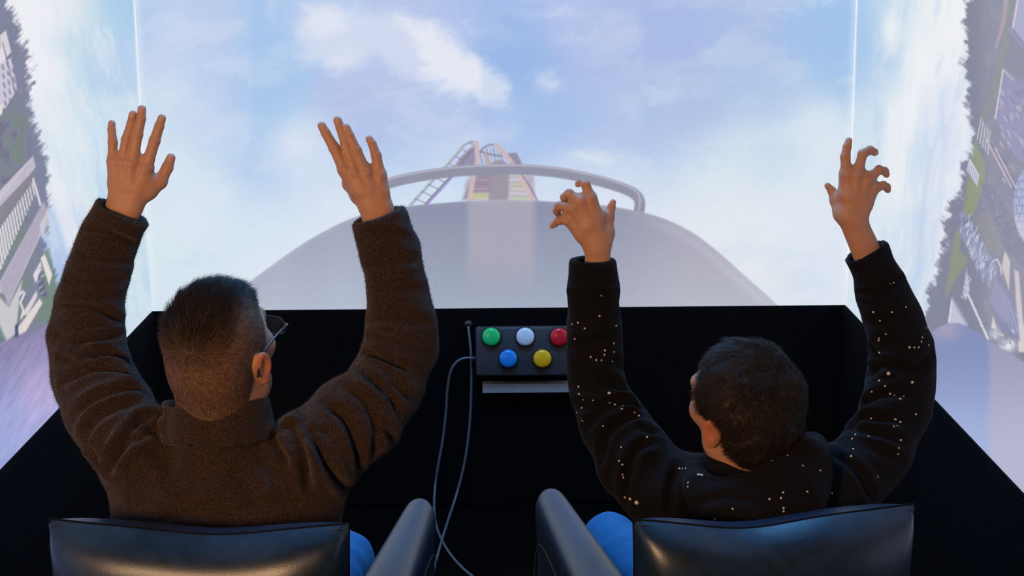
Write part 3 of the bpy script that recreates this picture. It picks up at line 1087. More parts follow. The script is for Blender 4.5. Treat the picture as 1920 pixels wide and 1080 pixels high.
cap_p = [(0.0285, 0.0), (0.0290, 0.010), (0.0285, 0.017), (0.0265, 0.0205), (0.021, 0.0228), (0.012, 0.0242), (0.003, 0.0247)]
ring_p = [(0.0325, -0.001), (0.0325, 0.006), (0.0310, 0.0085), (0.0292, 0.0085), (0.0292, 0.004)]
cm = rm = None
for px, py, c in ((921, 633, 'green'), (985, 633, 'white'), (1049, 633, 'red'), (953, 673, 'blue'), (1017, 673, 'yellow')):
    q = at(px, py, yw - 0.085) - np.array([pc[0], yw, pc[2]])
    Vc, Fc = lathe(cap_p)
    o = new_mesh('push_button', Vc, Fc, MAT[c], con, world=False)
    o.matrix_local = tilt @ Matrix.Translation((q[0], -0.062, q[2] - 0.013))
    o['label'] = c + ' domed push button'
    Vr, Fr = lathe(ring_p)
    r_ = new_mesh('bezel_ring', Vr, Fr, MAT['blackp'], o, world=False)
b_ = bmesh.new()
g_ = bevelled_box((-hw - 0.012, -0.050, -0.028), (-hw + 0.004, -0.034, -0.010), 0.004)
bm_obj('cable_gland', g_, MAT['blackp'], con, True)
b_.free()

lc = at(990, 726, yw - 0.03)
led = empty('metal_ledge', (lc[0], yw, lc[2]))
tag(led, 'narrow aluminium ledge fixed to the black wall under the button console', 'ledge')
bm_obj('front_lip', bevelled_box((-0.146, -0.040, -0.016), (0.146, -0.035, 0.013), 0.0015, 2), MAT['alu'], led)
bm_obj('shelf_plate', bevelled_box((-0.146, -0.036, 0.009), (0.146, 0.0, 0.013), 0.001, 1), MAT['alu'], led)


def cable(name, pix, r, label):
    P = []
    for px, py, dy in pix:
        p = at(px, py, yw - dy)
        if p[2] < r:                           # lies on the carpet
            d = ray(px, py)
            p = CAM + d * ((CAM[2] - r) / -d[2])
        P.append(p)
    Vt, Ft = tube(spline(P, 8), r, 8)
    o = new_mesh(name, Vt, Ft, MAT['cable'])
    return tag(o, label, 'cable', 'cables hanging on the front wall')


cable('console_cable', [(889, 672, 0.045), (876, 671, 0.05), (860, 676, 0.05), (846, 694, 0.045), (839, 730, 0.03), (836, 775, 0.02), (830, 825, 0.02), (822, 870, 0.025), (816, 910, 0.03), (814, 950, 0.10), (818, 985, 0.2), (828, 1012, 0.3), (845, 1040, 0.4), (868, 1066, 0.5), (900, 1092, 0.6)], 0.0042,
      'thin grey cable looping left from the console and down to the floor')
cable('power_cable', [(878, 612, 0.012), (880, 630, 0.02), (883, 660, 0.03), (884, 700, 0.025), (883, 750, 0.02), (880, 800, 0.02), (874, 850, 0.025), (866, 890, 0.035), (855, 930, 0.06), (842, 970, 0.15), (830, 1008, 0.32), (818, 1050, 0.45), (808, 1090, 0.6)], 0.0042,
      'thin grey cable hanging straight down from the wall grommet beside the console')
gp = at(878, 607, yw)
Vt, Ft = tube([gp + np.array([0, 0.01, 0]), gp + np.array([0, -0.012, 0])], 0.013, 16)
o = new_mesh('cable_grommet', Vt, Ft, MAT['blackp'])
tag(o, 'small black round cable grommet at the top of the front wall', 'grommet')

# ------------------------------------------------------------------ armchairs
def pillow(w, h, t, sag, nu=64, nv=48, dip=(0, 0.1)):
    """soft cushion standing in the xz plane, pinched at its four corners; sag lowers the middle of its top edge"""
    u = np.linspace(-1, 1, nu)
    v = np.linspace(-1, 1, nv)
    U, Vv = np.meshgrid(u, v)
    fill = (1 - np.abs(U) ** 5) ** 0.42 * (1 - np.abs(Vv) ** 6) ** 0.5
    fill = np.maximum(fill, 0)
    X = U * w / 2 * (1 - 0.035 * (1 - U ** 2) * 0 - 0.03 * (1 - Vv ** 2))
    top = (Vv + 1) / 2
    Z = top * h - sag * (1 - np.abs(U) ** 2.6) * top ** 3 - dip[1] * np.exp(-((U - dip[0]) / 0.45) ** 2) * top ** 4
    wr = 0.0022 * np.sin(9 * U + 5 * Vv) * np.exp(-((np.abs(U) - 0.85) / 0.2) ** 2) * fill
    V1 = np.stack([X, -t / 2 * fill - wr, Z], -1).reshape(-1, 3)
    V2 = np.stack([X, t / 2 * fill, Z], -1).reshape(-1, 3)
    i = np.arange((nu - 1) * (nv - 1))
    a = (i // (nu - 1)) * nu + i % (nu - 1)
    F1 = np.stack([a, a + 1, a + nu + 1, a + nu], 1)
    off = nu * nv
    F2 = F1[:, ::-1] + off
    edge = [(0, k) for k in range(nu)]
    ring = np.concatenate([np.arange(nu), np.arange(1, nv) * nu + nu - 1, (nv - 1) * nu + np.arange(nu - 2, -1, -1), np.arange(nv - 2, 0, -1) * nu])
    return np.vstack([V1, V2]), np.vstack([F1, F2]), V1[ring]


def arm_mesh(length, width, height, h=0.009):
    """padded arm: x across, y from back to front, z up, its top rounded over and its front end domed"""
    s = Solid((-width, -0.06, -0.05), (width, length + 0.08, height + 0.05), h)
    s.rbox((0, length / 2, height / 2 - 0.03), (width / 2 - 0.004, length / 2, height / 2 - 0.03), 0.025)
    s.cone((0, 0.05, height - 0.045), (0, length - 0.05, height - 0.045), 0.046, 0.05, 0.03)
    V, F = s.surface()
    return relax(V, F, 3), F


def armchair(px, py, Y, yaw, W, top, label, sag, dip):
    p = at(px, py, Y)
    ch = empty('armchair', (p[0], Y, 0.0), yaw)
    tag(ch, label, 'armchair', 'leather armchairs in the booth')

    def put(name, V, F, m, loc=(0, 0, 0), rx=0.0, parent=ch):
        o = new_mesh(name, V, F, m, parent, world=False)
        o.location = loc
        o.rotation_euler = (rx, 0, 0)
        return o
    V, F, ring = pillow(W, 0.50, 0.17, sag, dip=dip)
    b = put('backrest', V, F, MAT['leather'], (0, 0.085, top - 0.50), math.radians(7))
    loop = np.vstack([ring, ring[:1]])
    Vt, Ft = tube(loop, 0.0018, 6, False)
    put('piping', Vt, Ft, MAT['piping'], parent=b)
    st, sf = [], []
    for k in range(0, len(ring) - 1):
        for t in (0.25, 0.75):
            q = ring[k] * (1 - t) + ring[k + 1] * t
            d = ring[k + 1] - ring[k]
            d = d / (np.linalg.norm(d) + 1e-9) * 0.002
            inn = np.array([0, 0, 0.25]) - q
            inn[1] = 0
            q = q + inn / np.linalg.norm(inn) * 0.006 - np.array([0, 0.011, 0])
            v_, f_ = tube([q - d, q + d], 0.0006, 4)
            sf += [[i + len(st) for i in f] for f in f_]
            st += [tuple(x) for x in v_]
    put('stitching', st, sf, MAT['thread'], parent=b)
    V0, F = arm_mesh(0.635, 0.088, 0.52)
    for sx in (-1, 1):
        tp = 1.28 - 0.62 * np.clip(V0[:, 1] / 0.635, 0, 1)
        V = V0.copy()
        V[:, 0] = V0[:, 0] * tp + sx * 0.044 * (1 - tp)
        a = put('arm', V, F, MAT['leather'], (sx * (W / 2 + 0.010), 0.14, 0.165))
        sp = [(-sx * 0.0, 0, 0)]
        pts = [(0.046 * q_, y_, z_) for q_ in (1,) for y_, z_ in ((0.02, 0.43), (0.3, 0.435), (0.49, 0.43), (0.58, 0.40), (0.62, 0.33), (0.625, 0.2), (0.625, 0.05))]
        for q_ in (-1, 1):
            Vt, Ft = tube(spline([(q_ * x_ * (1.28 - 0.62 * y_ / 0.635) + sx * 0.044 * (0.62 * y_ / 0.635 - 0.28), y_, z_) for x_, y_, z_ in pts], 6), 0.0012, 6)
            put('seam', Vt, Ft, MAT['thread'], parent=a)
    s = Solid((-W / 2 - 0.02, -0.4, -0.12), (W / 2 + 0.02, 0.4, 0.12), 0.010)
    s.rbox((0, 0, 0), (W / 2 - 0.038, 0.335, 0.085), 0.055)
    s.ell((0, 0, 0.05), (W / 2 - 0.06, 0.29, 0.06), k=0.03)
    V, F = s.surface()
    put('seat_cushion', relax(V, F, 2), F, MAT['leather'], (0, 0.50, 0.385))
    bb = bevelled_box((-W / 2 - 0.048, 0.02, 0.10), (W / 2 + 0.048, 0.78, 0.30), 0.015)
    bm_obj('base', bb, MAT['leather'], ch, True)
    for sx in (-1, 1):
        for yy in (0.07, 0.72):
            v_, f_ = tube([(sx * (W / 2 + 0.01), yy, 0.105), (sx * (W / 2 + 0.015), yy, 0.0)], [0.024, 0.016], 12)
            put('leg', v_, f_, MAT['wood'])
    return ch


chair_a = armchair(363, 978, 2.475, math.radians(-4), 0.493, 0.898, 'black leather armchair on the left, under the person in the brown jacket', 0.012, (0.1, 0.012))
chair_b = armchair(1462, 968, 2.55, math.radians(7.5), 0.482, 0.878, 'black leather armchair on the right, under the person in the speckled hoodie', 0.010, (-0.2, 0.018))

# ------------------------------------------------------------------ people
SKIN = np.array((0.50, 0.265, 0.165))


def join(parts):
    """parts: list of (V, F quads, colours) -> one mesh's arrays"""
    V, F, C, n = [], [], [], 0
    for v, f, c in parts:
        V.append(v)
        F.append(f + n)
        C.append(c)
        n += len(v)
    return np.vstack(V), np.vstack(F), np.vstack(C)


# ------------------------------------------------------------------ hands
def hand(Y, wrist, elbow, fingers, thumb, radii, wr, fr, nails=True, palm_push=0.010, web=0.010):
    """fingers: four lists of (px, py, dY) from knuckle to tip (index..little); thumb the same from its root; pixels at depth Y"""
    def p3(q):
        return at(q[0], q[1], Y + (q[2] if len(q) > 2 else 0.0))
    W = p3(wrist)
    E = p3(elbow)
    Fg = [[p3(q) for q in f] for f in fingers]
    Th = [p3(q) for q in thumb]
    pts = np.array([W, W + (E - W) * 0.5] + [q for f in Fg for q in f] + Th)
    s = Solid(pts.min(0) - 0.035, pts.max(0) + 0.035, 0.00125)
    side = Fg[3][0] - Fg[0][0]
    side /= np.linalg.norm(side)
    up = np.mean([f[0] for f in Fg], axis=0) - W
    L = np.linalg.norm(up)
    nrm = np.cross(side, up / L)
    nrm /= np.linalg.norm(nrm)
    if nrm @ (CAM - W) < 0:
        nrm = -nrm                                        # points out of the back of the hand
    # forearm, flattened at the wrist
    ax = (E - W) / np.linalg.norm(E - W)
    for o in (-0.42, 0.42):
        s.cone(W + side * wr * o - nrm * 0.002, W + ax * 0.10 + side * wr * o * 1.1 - nrm * 0.002, wr * 0.68, wr * 0.78, 0.012)
    # metacarpals and the flesh of the palm
    for i, f in enumerate(Fg):
        c0 = W + side * wr * (-0.46 + 0.31 * i)
        mid = (c0 + f[0]) / 2 + nrm * 0.002
        s.cone(c0, mid, wr * 0.50, radii[i][0] * 1.06, 0.014)
        s.cone(mid, f[0], radii[i][0] * 1.06, radii[i][0] * 1.02, 0.010)
        s.cone(c0 - nrm * palm_push, f[0] - nrm * palm_push * 0.8, wr * 0.42, radii[i][0] * 0.95, 0.012)
        s.ell(f[0] + nrm * radii[i][0] * 0.35, (radii[i][0] * 0.8,) * 3, k=0.006)        # knuckle
    # tendons on the back
    for i, f in enumerate(Fg):
        c0 = W + side * wr * (-0.30 + 0.2 * i) + up * 0.18 + nrm * wr * 0.40
        s.cone(c0, f[0] + nrm * radii[i][0] * 0.72, 0.0018, 0.0028, 0.006)
    # fingers
    tips = []
    for i, f in enumerate(Fg):
        r = radii[i]
        s.cone(f[0], f[1], r[0] * 0.94, r[1] * 0.97, 0.003)
        for j in range(1, 3):
            s.cone(f[j], f[j + 1], r[j] * 0.97, r[j + 1] * (1.0 if j < 2 else 1.0), 0.0015)
        s.ell(f[1], (r[1] * 1.0,) * 3, k=0.003)
        s.ell(f[2], (r[2] * 0.98,) * 3, k=0.002)
        for j in (1, 2):                                  # wrinkles over the joints
            a = f[j] + nrm * r[j] * 1.04
            for t in (-0.3, 0.3):
                dv = (f[j + 1] - f[j - 1]) / np.linalg.norm(f[j + 1] - f[j - 1])
                q = a + dv * r[j] * t
                s.cone(q - side * r[j] * 0.5, q + side * r[j] * 0.5, 0.0007, 0.0007, 0.0012, 'sub')
    for i in range(3):                                     # webs
        a = Fg[i][0] * 0.72 + Fg[i][1] * 0.28
        b = Fg[i + 1][0] * 0.72 + Fg[i + 1][1] * 0.28
        if np.linalg.norm(a - b) < 0.03:
            s.cone(a - nrm * 0.003, b - nrm * 0.003, 0.0052, 0.0052, web)
    # thumb
    r = radii[4]
    s.cone((W + Th[0]) / 2, Th[0], wr * 0.45, r[0], 0.016)
    s.cone(Th[0], Th[1], r[0], r[1], 0.014)
    s.cone(Th[1], Th[2], r[1], r[2], 0.004)
    s.cone(Th[2], Th[3], r[2], r[3], 0.003)
    s.cone(Th[1], (Th[0] + Fg[0][0]) / 2, r[1] * 0.8, r[0] * 0.7, 0.014)
    V, F = s.surface()
    V = relax(V, F, 1, 0.4)
    # colour: redder knuckles and fingertips, pale nails
    C = np.tile(SKIN, (len(V), 1))
    red = np.zeros(len(V))
    for i, f in enumerate(Fg):
        for q, rr, a in ((f[0], 0.011, 0.3), (f[1], 0.009, 0.55), (f[2], 0.008, 0.4), (f[3], 0.011, 0.5)):
            red = np.maximum(red, a * np.exp(-((V - q) ** 2).sum(1) / rr ** 2))
    red = np.maximum(red, 0.5 * np.exp(-((V - Th[3]) ** 2).sum(1) / 0.012 ** 2))
    C = C * (1 - red[:, None]) + np.array((0.46, 0.19, 0.115)) * red[:, None]
    if nails:
        N = vnormals(V, F)
        for f, r in zip(Fg + [Th], radii):
            dv = (f[3] - f[2]) / (np.linalg.norm(f[3] - f[2]) + 1e-9)
            nn = nrm - dv * (nrm @ dv)
            nn /= np.linalg.norm(nn)
            sd = np.cross(dv, nn)
            q = V - (f[3] + dv * r[3] * 0.05)
            e = ((q @ sd) / (r[3] * 0.72)) ** 2 + ((q @ dv) / (r[3] * 0.95)) ** 2
            m = smooth01((1.05 - e) / 0.3) * (N @ nn > 0.35)
            rim = np.exp(-((e - 1.05) / 0.3) ** 2) * (N @ nn > 0.35)
            V = V - N * (0.0005 * rim)[:, None] + N * (0.0003 * m)[:, None]
            C = C * (1 - 0.6 * m[:, None]) + np.array((0.60, 0.36, 0.27)) * 0.6 * m[:, None]
    return V, F, C


# ------------------------------------------------------------------ heads
def head(c, R, sc, neck_to, nr, hairline, beard=0.0):
    """c centre of the skull, R head frame (x right, y face, z up)"""
    def w(x, y, z):
        return c + R @ (np.array((x, y, z)) * sc)
    s = Solid(c - 0.26, c + 0.20, 0.0026)
    s.ell(w(0, -0.012, 0.015), np.array((0.0755, 0.094, 0.083)) * sc, R)
    s.ell(w(0, 0.02, 0.0), np.array((0.068, 0.078, 0.075)) * sc, R, 0.02)
    s.ell(w(0, -0.055, -0.02), np.array((0.064, 0.046, 0.060)) * sc, R, 0.02)
    s.ell(w(0, 0.036, -0.055), np.array((0.058, 0.058, 0.070)) * sc, R, 0.03)
    for sx in (-1, 1):
        s.ell(w(sx * 0.047, 0.060, -0.028), np.array((0.022, 0.024, 0.022)) * sc, R, 0.02)        # cheekbone
        s.ell(w(sx * 0.049, 0.020, -0.082), np.array((0.020, 0.028, 0.024)) * sc, R, 0.025)       # jaw corner
        s.cone(w(sx * 0.045, 0.025, -0.088), w(sx * 0.012, 0.080, -0.118), 0.018 * sc, 0.016 * sc, 0.02)
    s.ell(w(0, 0.083, -0.112), np.array((0.022, 0.018, 0.017)) * sc, R, 0.018)
    s.cone(w(-0.036, 0.083, 0.018), w(0.036, 0.083, 0.018), 0.012 * sc, 0.012 * sc, 0.016)
    for sx in (-1, 1):
        s.ell(w(sx * 0.033, 0.103, -0.004), np.array((0.017, 0.015, 0.011)) * sc, R, 0.012, 'sub')
        s.ell(w(sx * 0.033, 0.085, -0.004), np.array((0.013, 0.0125, 0.0125)) * sc, R, 0.003)
    s.cone(w(0, 0.092, 0.006), w(0, 0.113, -0.036), 0.007 * sc, 0.011 * sc, 0.010)
    for sx in (-1, 1):
        s.ell(w(sx * 0.012, 0.100, -0.040), np.array((0.009, 0.011, 0.008)) * sc, R, 0.006)
    s.cone(w(-0.019, 0.088, -0.068), w(0.019, 0.088, -0.068), 0.0065 * sc, 0.0065 * sc, 0.006)
    s.cone(w(-0.017, 0.087, -0.079), w(0.017, 0.087, -0.079), 0.007 * sc, 0.007 * sc, 0.006)
    s.cone(w(-0.022, 0.098, -0.0735), w(0.022, 0.098, -0.0735), 0.002, 0.002, 0.003, 'sub')
    # neck
    s.cone(w(0, -0.028, -0.05), neck_to, nr, nr * 1.12, 0.03)
    s.cone(w(0, 0.0, -0.06), neck_to + R @ np.array((0, 0.03, -0.0)), nr * 0.9, nr * 1.05, 0.02)
    # ears
    for sx in (-1, 1):
        Re = R @ np.array(Matrix.Rotation(sx * -0.50, 3, 'Z') @ Matrix.Rotation(0.12, 3, 'X') @ Matrix.Rotation(sx * 0.22, 3, 'Y'))
        e = w(sx * 0.0795, -0.006, -0.032)
        s.ell(e, np.array((0.0075, 0.018, 0.031)) * sc, Re, 0.006)
        s.ell(e + Re @ np.array((sx * 0.002, -0.006, 0.010)) * sc, np.array((0.006, 0.014, 0.021)) * sc, Re, 0.004)
        s.ell(e + Re @ np.array((sx * 0.008, 0.004, 0.004)) * sc, np.array((0.006, 0.010, 0.019)) * sc, Re, 0.004, 'sub')
        s.ell(e + Re @ np.array((0, 0.003, -0.029)) * sc, np.array((0.0065, 0.009, 0.010)) * sc, Re, 0.006)
    V, F = s.surface()
    V = relax(V, F, 1, 0.5)
    Lc = ((V - c) @ R) / sc
    C = np.tile(SKIN, (len(V), 1))
    # ears and cheeks a little redder, stubble, lips, brows, eyes
    ear = smooth01((np.abs(Lc[:, 0]) - 0.076) / 0.008) * (np.abs(Lc[:, 2]) < 0.07)
    C = C * (1 - 0.75 * ear[:, None]) + np.array((0.62, 0.19, 0.10)) * 0.75 * ear[:, None]
    lip = np.exp(-(((Lc[:, 2] + 0.0735) / 0.009) ** 2 + (Lc[:, 0] / 0.022) ** 4)) * (Lc[:, 1] > 0.07)
    C = C * (1 - 0.6 * lip[:, None]) + np.array((0.42, 0.15, 0.11)) * 0.6 * lip[:, None]
    brow = np.exp(-(((Lc[:, 2] - 0.018) / 0.005) ** 2 + ((np.abs(Lc[:, 0]) - 0.032) / 0.018) ** 4)) * (Lc[:, 1] > 0.07)
    C = C * (1 - 0.8 * brow[:, None]) + np.array((0.03, 0.018, 0.012)) * 0.8 * brow[:, None]
    for sx in (-1, 1):
        q = Lc - np.array((sx * 0.033, 0.097, -0.004))
        ew = (np.abs(q[:, 0]) < 0.011) & (np.abs(q[:, 2]) < 0.0045) & (np.abs(q[:, 1]) < 0.01)
        C[ew] = (0.7, 0.68, 0.66)
        iris = ew & (q[:, 0] ** 2 + q[:, 2] ** 2 < 0.0042 ** 2)
        C[iris] = (0.04, 0.03, 0.02)
    if beard:
        b = smooth01((-0.045 - Lc[:, 2]) / 0.03) * smooth01((Lc[:, 1] - 0.012) / 0.02) * (1 - lip) * smooth01((Lc[:, 2] + 0.16) / 0.02)
        sb = smooth01(1 - np.abs(Lc[:, 1] - 0.028) / 0.016) * (Lc[:, 2] < 0.01) * (Lc[:, 2] > -0.09) * (np.abs(Lc[:, 0]) > 0.04) * (1 - ear)
        b = np.maximum(b, sb) * beard
        C = C * (1 - b[:, None]) + np.array((0.05, 0.032, 0.022)) * b[:, None]
    mask = hairline(Lc)
    return V, F, C, Lc, mask


def azimuth_line(tab):
    xs = np.radians([t[0] for t in tab])
    zs = [t[1] for t in tab]

    def f(L):
        az = np.abs(np.arctan2(L[:, 0], L[:, 1]))
        m = (L[:, 2] - np.interp(az, xs, zs)) / 0.012
        ear = np.sqrt(((np.abs(L[:, 0]) - 0.084) / 0.017) ** 2 + ((L[:, 1] + 0.010) / 0.026) ** 2 + ((L[:, 2] + 0.034) / 0.036) ** 2)
        return np.minimum(m, (ear - 1.0) * 2.2)
    return f


def hair_mesh(V, F, N, Lc, mask, c, R, sc, thick, flow, n, length, lift, width, colour, seed, mess=0.3, tuft=0.0):
    """a thin cap of hair on the scalp with many single hairs lying over it"""
    rng = np.random.default_rng(seed)
    fm = np.all(mask[F] > 0, axis=1)
    f = F[fm]
    used, inv = np.unique(f, return_inverse=True)
    f = inv.reshape(f.shape)
    th = thick(Lc[used]) * smooth01(mask[used] / 1.6)
    nz = noise3(Lc[used] * 140, 5) - 0.5
    nz2 = noise3(Lc[used] * 60, 15) - 0.5
    cv = V[used] + N[used] * (th * (1 + 0.6 * nz + 0.6 * nz2 + tuft * (noise3(Lc[used] * 48 + 9, 25) - 0.5)) + 0.0006)[:, None]
    cap_c = colour(Lc[used], rng.random(len(used))) * 0.8
    # hairs
    fa = np.linalg.norm(np.cross(V[F[fm][:, 2]] - V[F[fm][:, 0]], V[F[fm][:, 3]] - V[F[fm][:, 1]]), axis=1)
    ids = rng.choice(len(f), n, p=fa / fa.sum())
    wts = rng.dirichlet((1, 1, 1, 1), n)
    q = f[ids]
    P = (cv[q] * wts[:, :, None]).sum(1)
    Nn = (N[used][q] * wts[:, :, None]).sum(1)
    Nn /= np.linalg.norm(Nn, axis=1, keepdims=True)
    L0 = (Lc[used][q] * wts[:, :, None]).sum(1)
    mk = (mask[used][q] * wts).sum(1)
    d = flow(L0, rng) @ R.T
    clump = np.stack([noise3(L0 * 75, 40 + i) - 0.5 for i in range(3)], 1) @ R.T
    d = d + 2.0 * mess * clump + mess * 0.5 * rng.normal(size=d.shape)
    d -= Nn * (d * Nn).sum(1, keepdims=True)
    d /= np.linalg.norm(d, axis=1, keepdims=True) + 1e-9
    ln = length(L0) * (0.7 + 0.6 * rng.random(n)) * (0.45 + 0.55 * smooth01(mk / 2))
    lf = lift(L0) * (0.5 + rng.random(n))
    side = np.cross(d, Nn)
    tw = rng.normal(size=n) * 0.6
    side = side * np.cos(tw)[:, None] + Nn * np.sin(tw)[:, None]
    K = 4
    hv = []
    for k in range(K):
        t = k / (K - 1)
        pos = P + d * (ln * t)[:, None] + Nn * (ln * lf * (t - 0.35 * t * t) - 0.0008 - (ln ** 2) * (t * t) * 3.0 * (1 - np.minimum(lf, 1)))[:, None]
        wd_ = width * (1 - 0.75 * t)
        hv += [pos - side * wd_ / 2, pos + side * wd_ / 2]
    HV = np.stack(hv, 1).reshape(-1, 3)
    base = np.arange(n) * (2 * K)
    HF = np.concatenate([np.stack([base + 2 * k, base + 2 * k + 1, base + 2 * k + 3, base + 2 * k + 2], 1) for k in range(K - 1)])
    hc = np.repeat(colour(L0, rng.random(n)), 2 * K, axis=0)
    Vv, Ff, Cc = join([(cv, f, cap_c), (HV, HF, hc)])
    return Vv, Ff, Cc


def flecks(bvh, spots, rng, name, parent):
    V, F, C = [], [], []
    for q in spots:
        px, py = q[0], q[1]
        r = q[2] if len(q) > 2 else 2.0
        el = q[3] if len(q) > 3 else 1.0
        hit = bvh.ray_cast(Vector(CAM), Vector(ray(px, py)))
        if hit[0] is None:
            continue
        p, n = np.array(hit[0]), np.array(hit[1])
        if n @ ray(px, py) > 0:
            n = -n
        a = np.cross(n, (0.2, 0.3, 1.0))
        a /= np.linalg.norm(a)
        b = np.cross(n, a)
        s_ = r * 0.00092
        i0 = len(V)
        V.append(p + n * 0.0018)
        C.append((0.62, 0.58, 0.40) if rng.random() < 0.45 else (0.72, 0.70, 0.64))
        for k in range(10):
            w = 2 * math.pi * k / 10
            V.append(p + n * 0.0008 + (a * math.cos(w) * el + b * math.sin(w)) * s_ * (0.85 + 0.3 * rng.random()))
            C.append(C[i0])
        for k in range(10):
            F.append([i0, i0 + 1 + k, i0 + 1 + (k + 1) % 10])
    o = new_mesh(name, V, np.array(F), MAT['fleck'], parent, colors=np.array(C))
    o['kind'] = 'stuff'
    o['label'] = 'cream and yellow paint flecks'
    return o


def cut_cuff(s, W, ax, r, depth=0.035):
    """open the sleeve end at W; ax points from the sleeve out towards the hand"""
    R = np.eye(3)
    sl, l = s.local(W + ax * 0.05, R, (0.13,) * 3)
    q = [l[i] + (W[i] + ax[i] * 0.05 - W[i]) for i in range(3)]
    h = q[0] * ax[0] + q[1] * ax[1] + q[2] * ax[2]
    rr = np.sqrt(np.maximum(q[0] ** 2 + q[1] ** 2 + q[2] ** 2 - h * h, 0))
    near = (rr < r * 1.9) & (h > -0.02)
    s.d[sl] = np.where(near, np.maximum(s.d[sl], h), s.d[sl])
    s.cone(W - ax * depth, W + ax * 0.03, r, r, 0.003, 'sub')


def fibres(V, F, N, n, ln, wd_, seed, lo_z):
    rng = np.random.default_rng(seed)
    f = F[np.all(V[F][:, :, 2] > lo_z, axis=1)]
    ids = rng.integers(0, len(f), n)
    wts = rng.dirichlet((1, 1, 1, 1), n)
    P = (V[f[ids]] * wts[:, :, None]).sum(1)
    Nn = (N[f[ids]] * wts[:, :, None]).sum(1)
    d = Nn + rng.normal(size=(n, 3)) * 0.55
    d /= np.linalg.norm(d, axis=1, keepdims=True)
    sd = np.cross(d, rng.normal(size=(n, 3)))
    sd /= np.linalg.norm(sd, axis=1, keepdims=True)
    L = ln * (0.5 + rng.random(n))[:, None]
    HV = np.stack([P - sd * wd_ / 2 - Nn * 0.0005, P + sd * wd_ / 2 - Nn * 0.0005, P + d * L], 1).reshape(-1, 3)
    return HV, np.arange(n * 3).reshape(-1, 3)


def zoomed(pts, ox, oy, k):
    return [(ox + a / k, oy + b / k) for a, b in pts]


# ================================================================== person in the brown fleece jacket
YS, YE, YW = 2.76, 2.90, 2.95
root = at(425, 990, 2.80)
pa = empty('person', (root[0], 2.85, 0.0))
tag(pa, 'person in brown fleece jacket and glasses with both arms raised, hands open', 'person', 'visitors in the armchairs')

k_ = YW / FPX                                   # metres per pixel at the hands
fa_ = [[(274, 315, 0), (290, 264, .002), (299, 236, .004), (303.5, 222, .006)],
       [(248, 306, -.003), (257.5, 253, .0), (265, 222, .003), (266, 205, .006)],
       [(229, 304, -.001), (237, 262, .002), (246.5, 231, .006), (249.5, 215, .010)],
       [(211.5, 303, .004), (211.5, 267, .008), (209.5, 244, .012), (209.5, 232, .015)]]
ta_ = [(279, 358, .010), (300, 341, .016), (314, 314, .020), (320.5, 296, .022)]
rad = lambda *r: [x * k_ * m for x, m in zip(r, (1.02, 1.03, 1.07, 1.13))]
ra_ = [rad(12.0, 10.2, 8.4, 7.0), rad(11.5, 10.0, 8.2, 7.2), rad(10.5, 9.4, 8.0, 7.0), rad(10.0, 8.8, 7.2, 6.2), rad(13.5, 11.0, 10.2, 7.6)]
hA = hand(YW, (233, 388), (190, 470, -0.01), fa_, ta_, ra_, 30 * k_, None)

fb_ = [[(646, 318, -.002), (626.5, 277, .002), (610.5, 249, .005), (603.5, 236, .007)],
       [(665, 322, -.004), (649, 272, .0), (638.5, 240, .004), (633, 226, .006)],
       [(686, 324, -.003), (668, 283, -.002), (655.5, 255, .0), (649, 240, .003)],
       [(712, 328, .003), (705.5, 292, .006), (698, 270, .010), (692.5, 261, .012)]]
tb_ = [(672, 366, .022), (655, 345, .036), (650, 325, .050), (648, 308, .058)]
rb_ = [rad(12.0, 10.2, 8.4, 7.2), rad(11.5, 10.0, 8.2, 7.2), rad(11.2, 10.2, 8.4, 7.2), rad(11.5, 9.6, 7.6, 6.4), rad(13.0, 11.0, 10.0, 7.6)]
hB = hand(YW, (706, 392), (726, 470, -0.01), fb_, tb_, rb_, 29 * k_, None)

cA = at(410, 645, 2.735)
RA = rot(math.radians(-19), math.radians(14), math.radians(1))
neckA = at(410, 800, 2.755)
lineA = azimuth_line([(0, 0.052), (35, 0.05), (58, 0.03), (72, -0.01), (80, -0.035), (92, -0.02), (108, -0.05), (125, -0.088), (150, -0.118), (180, -0.130)])
hv, hf, hc, hl, hm = head(cA, RA, 1.03, neckA, 0.066, lineA, beard=0.6)
# cropped back and sides: the scalp shows through
scalp = smooth01(hm / 1.5)
hc = hc * (1 - 0.80 * scalp[:, None]) + np.array((0.22, 0.125, 0.078)) * 0.80 * scalp[:, None]

# jacket
s = Solid((-0.90, 2.50, 0.42), (-0.06, 3.06, 1.50), 0.0042)
pxr = lambda r, Y: r * Y / FPX
armA = [(262, 855, 2.77, 88), (205, 770, 2.83, 82), (172, 700, 2.89, 76), (163, 640, 2.92, 68), (171, 570, 2.93, 61), (184, 505, 2.94, 57), (203, 447, 2.95, 50), (232, 392, 2.95, 47), (250, 355, 2.95, 47)]
armB = [(590, 860, 2.77, 92), (668, 785, 2.83, 82), (728, 715, 2.89, 72), (750, 655, 2.92, 64), (752, 600, 2.93, 59), (744, 535, 2.94, 55), (733, 470, 2.95, 51), (710, 408, 2.95, 47), (695, 365, 2.95, 47)]
aA = [at(*q[:3]) for q in armA]
aB = [at(*q[:3]) for q in armB]
s.chain(aA, [pxr(q[3], q[2]) * 0.97 for q in armA], 0.03)
s.chain(aB, [pxr(q[3], q[2]) * 0.97 for q in armB], 0.03)
tc = at(425, 975, 2.765)
s.ell(tc, (0.205, 0.125, 0.15), k=0.05)
s.ell(at(425, 905, 2.775), (0.165, 0.095, 0.06), k=0.04)
s.ell(tc + np.array((0, 0.03, -0.13)), (0.195, 0.135, 0.20), k=0.05)
s.ell(tc + np.array((0, 0.06, -0.27)), (0.185, 0.145, 0.14), k=0.05)
s.cone(at(330, 860, 2.785), at(500, 860, 2.785), 0.045, 0.045, 0.04)
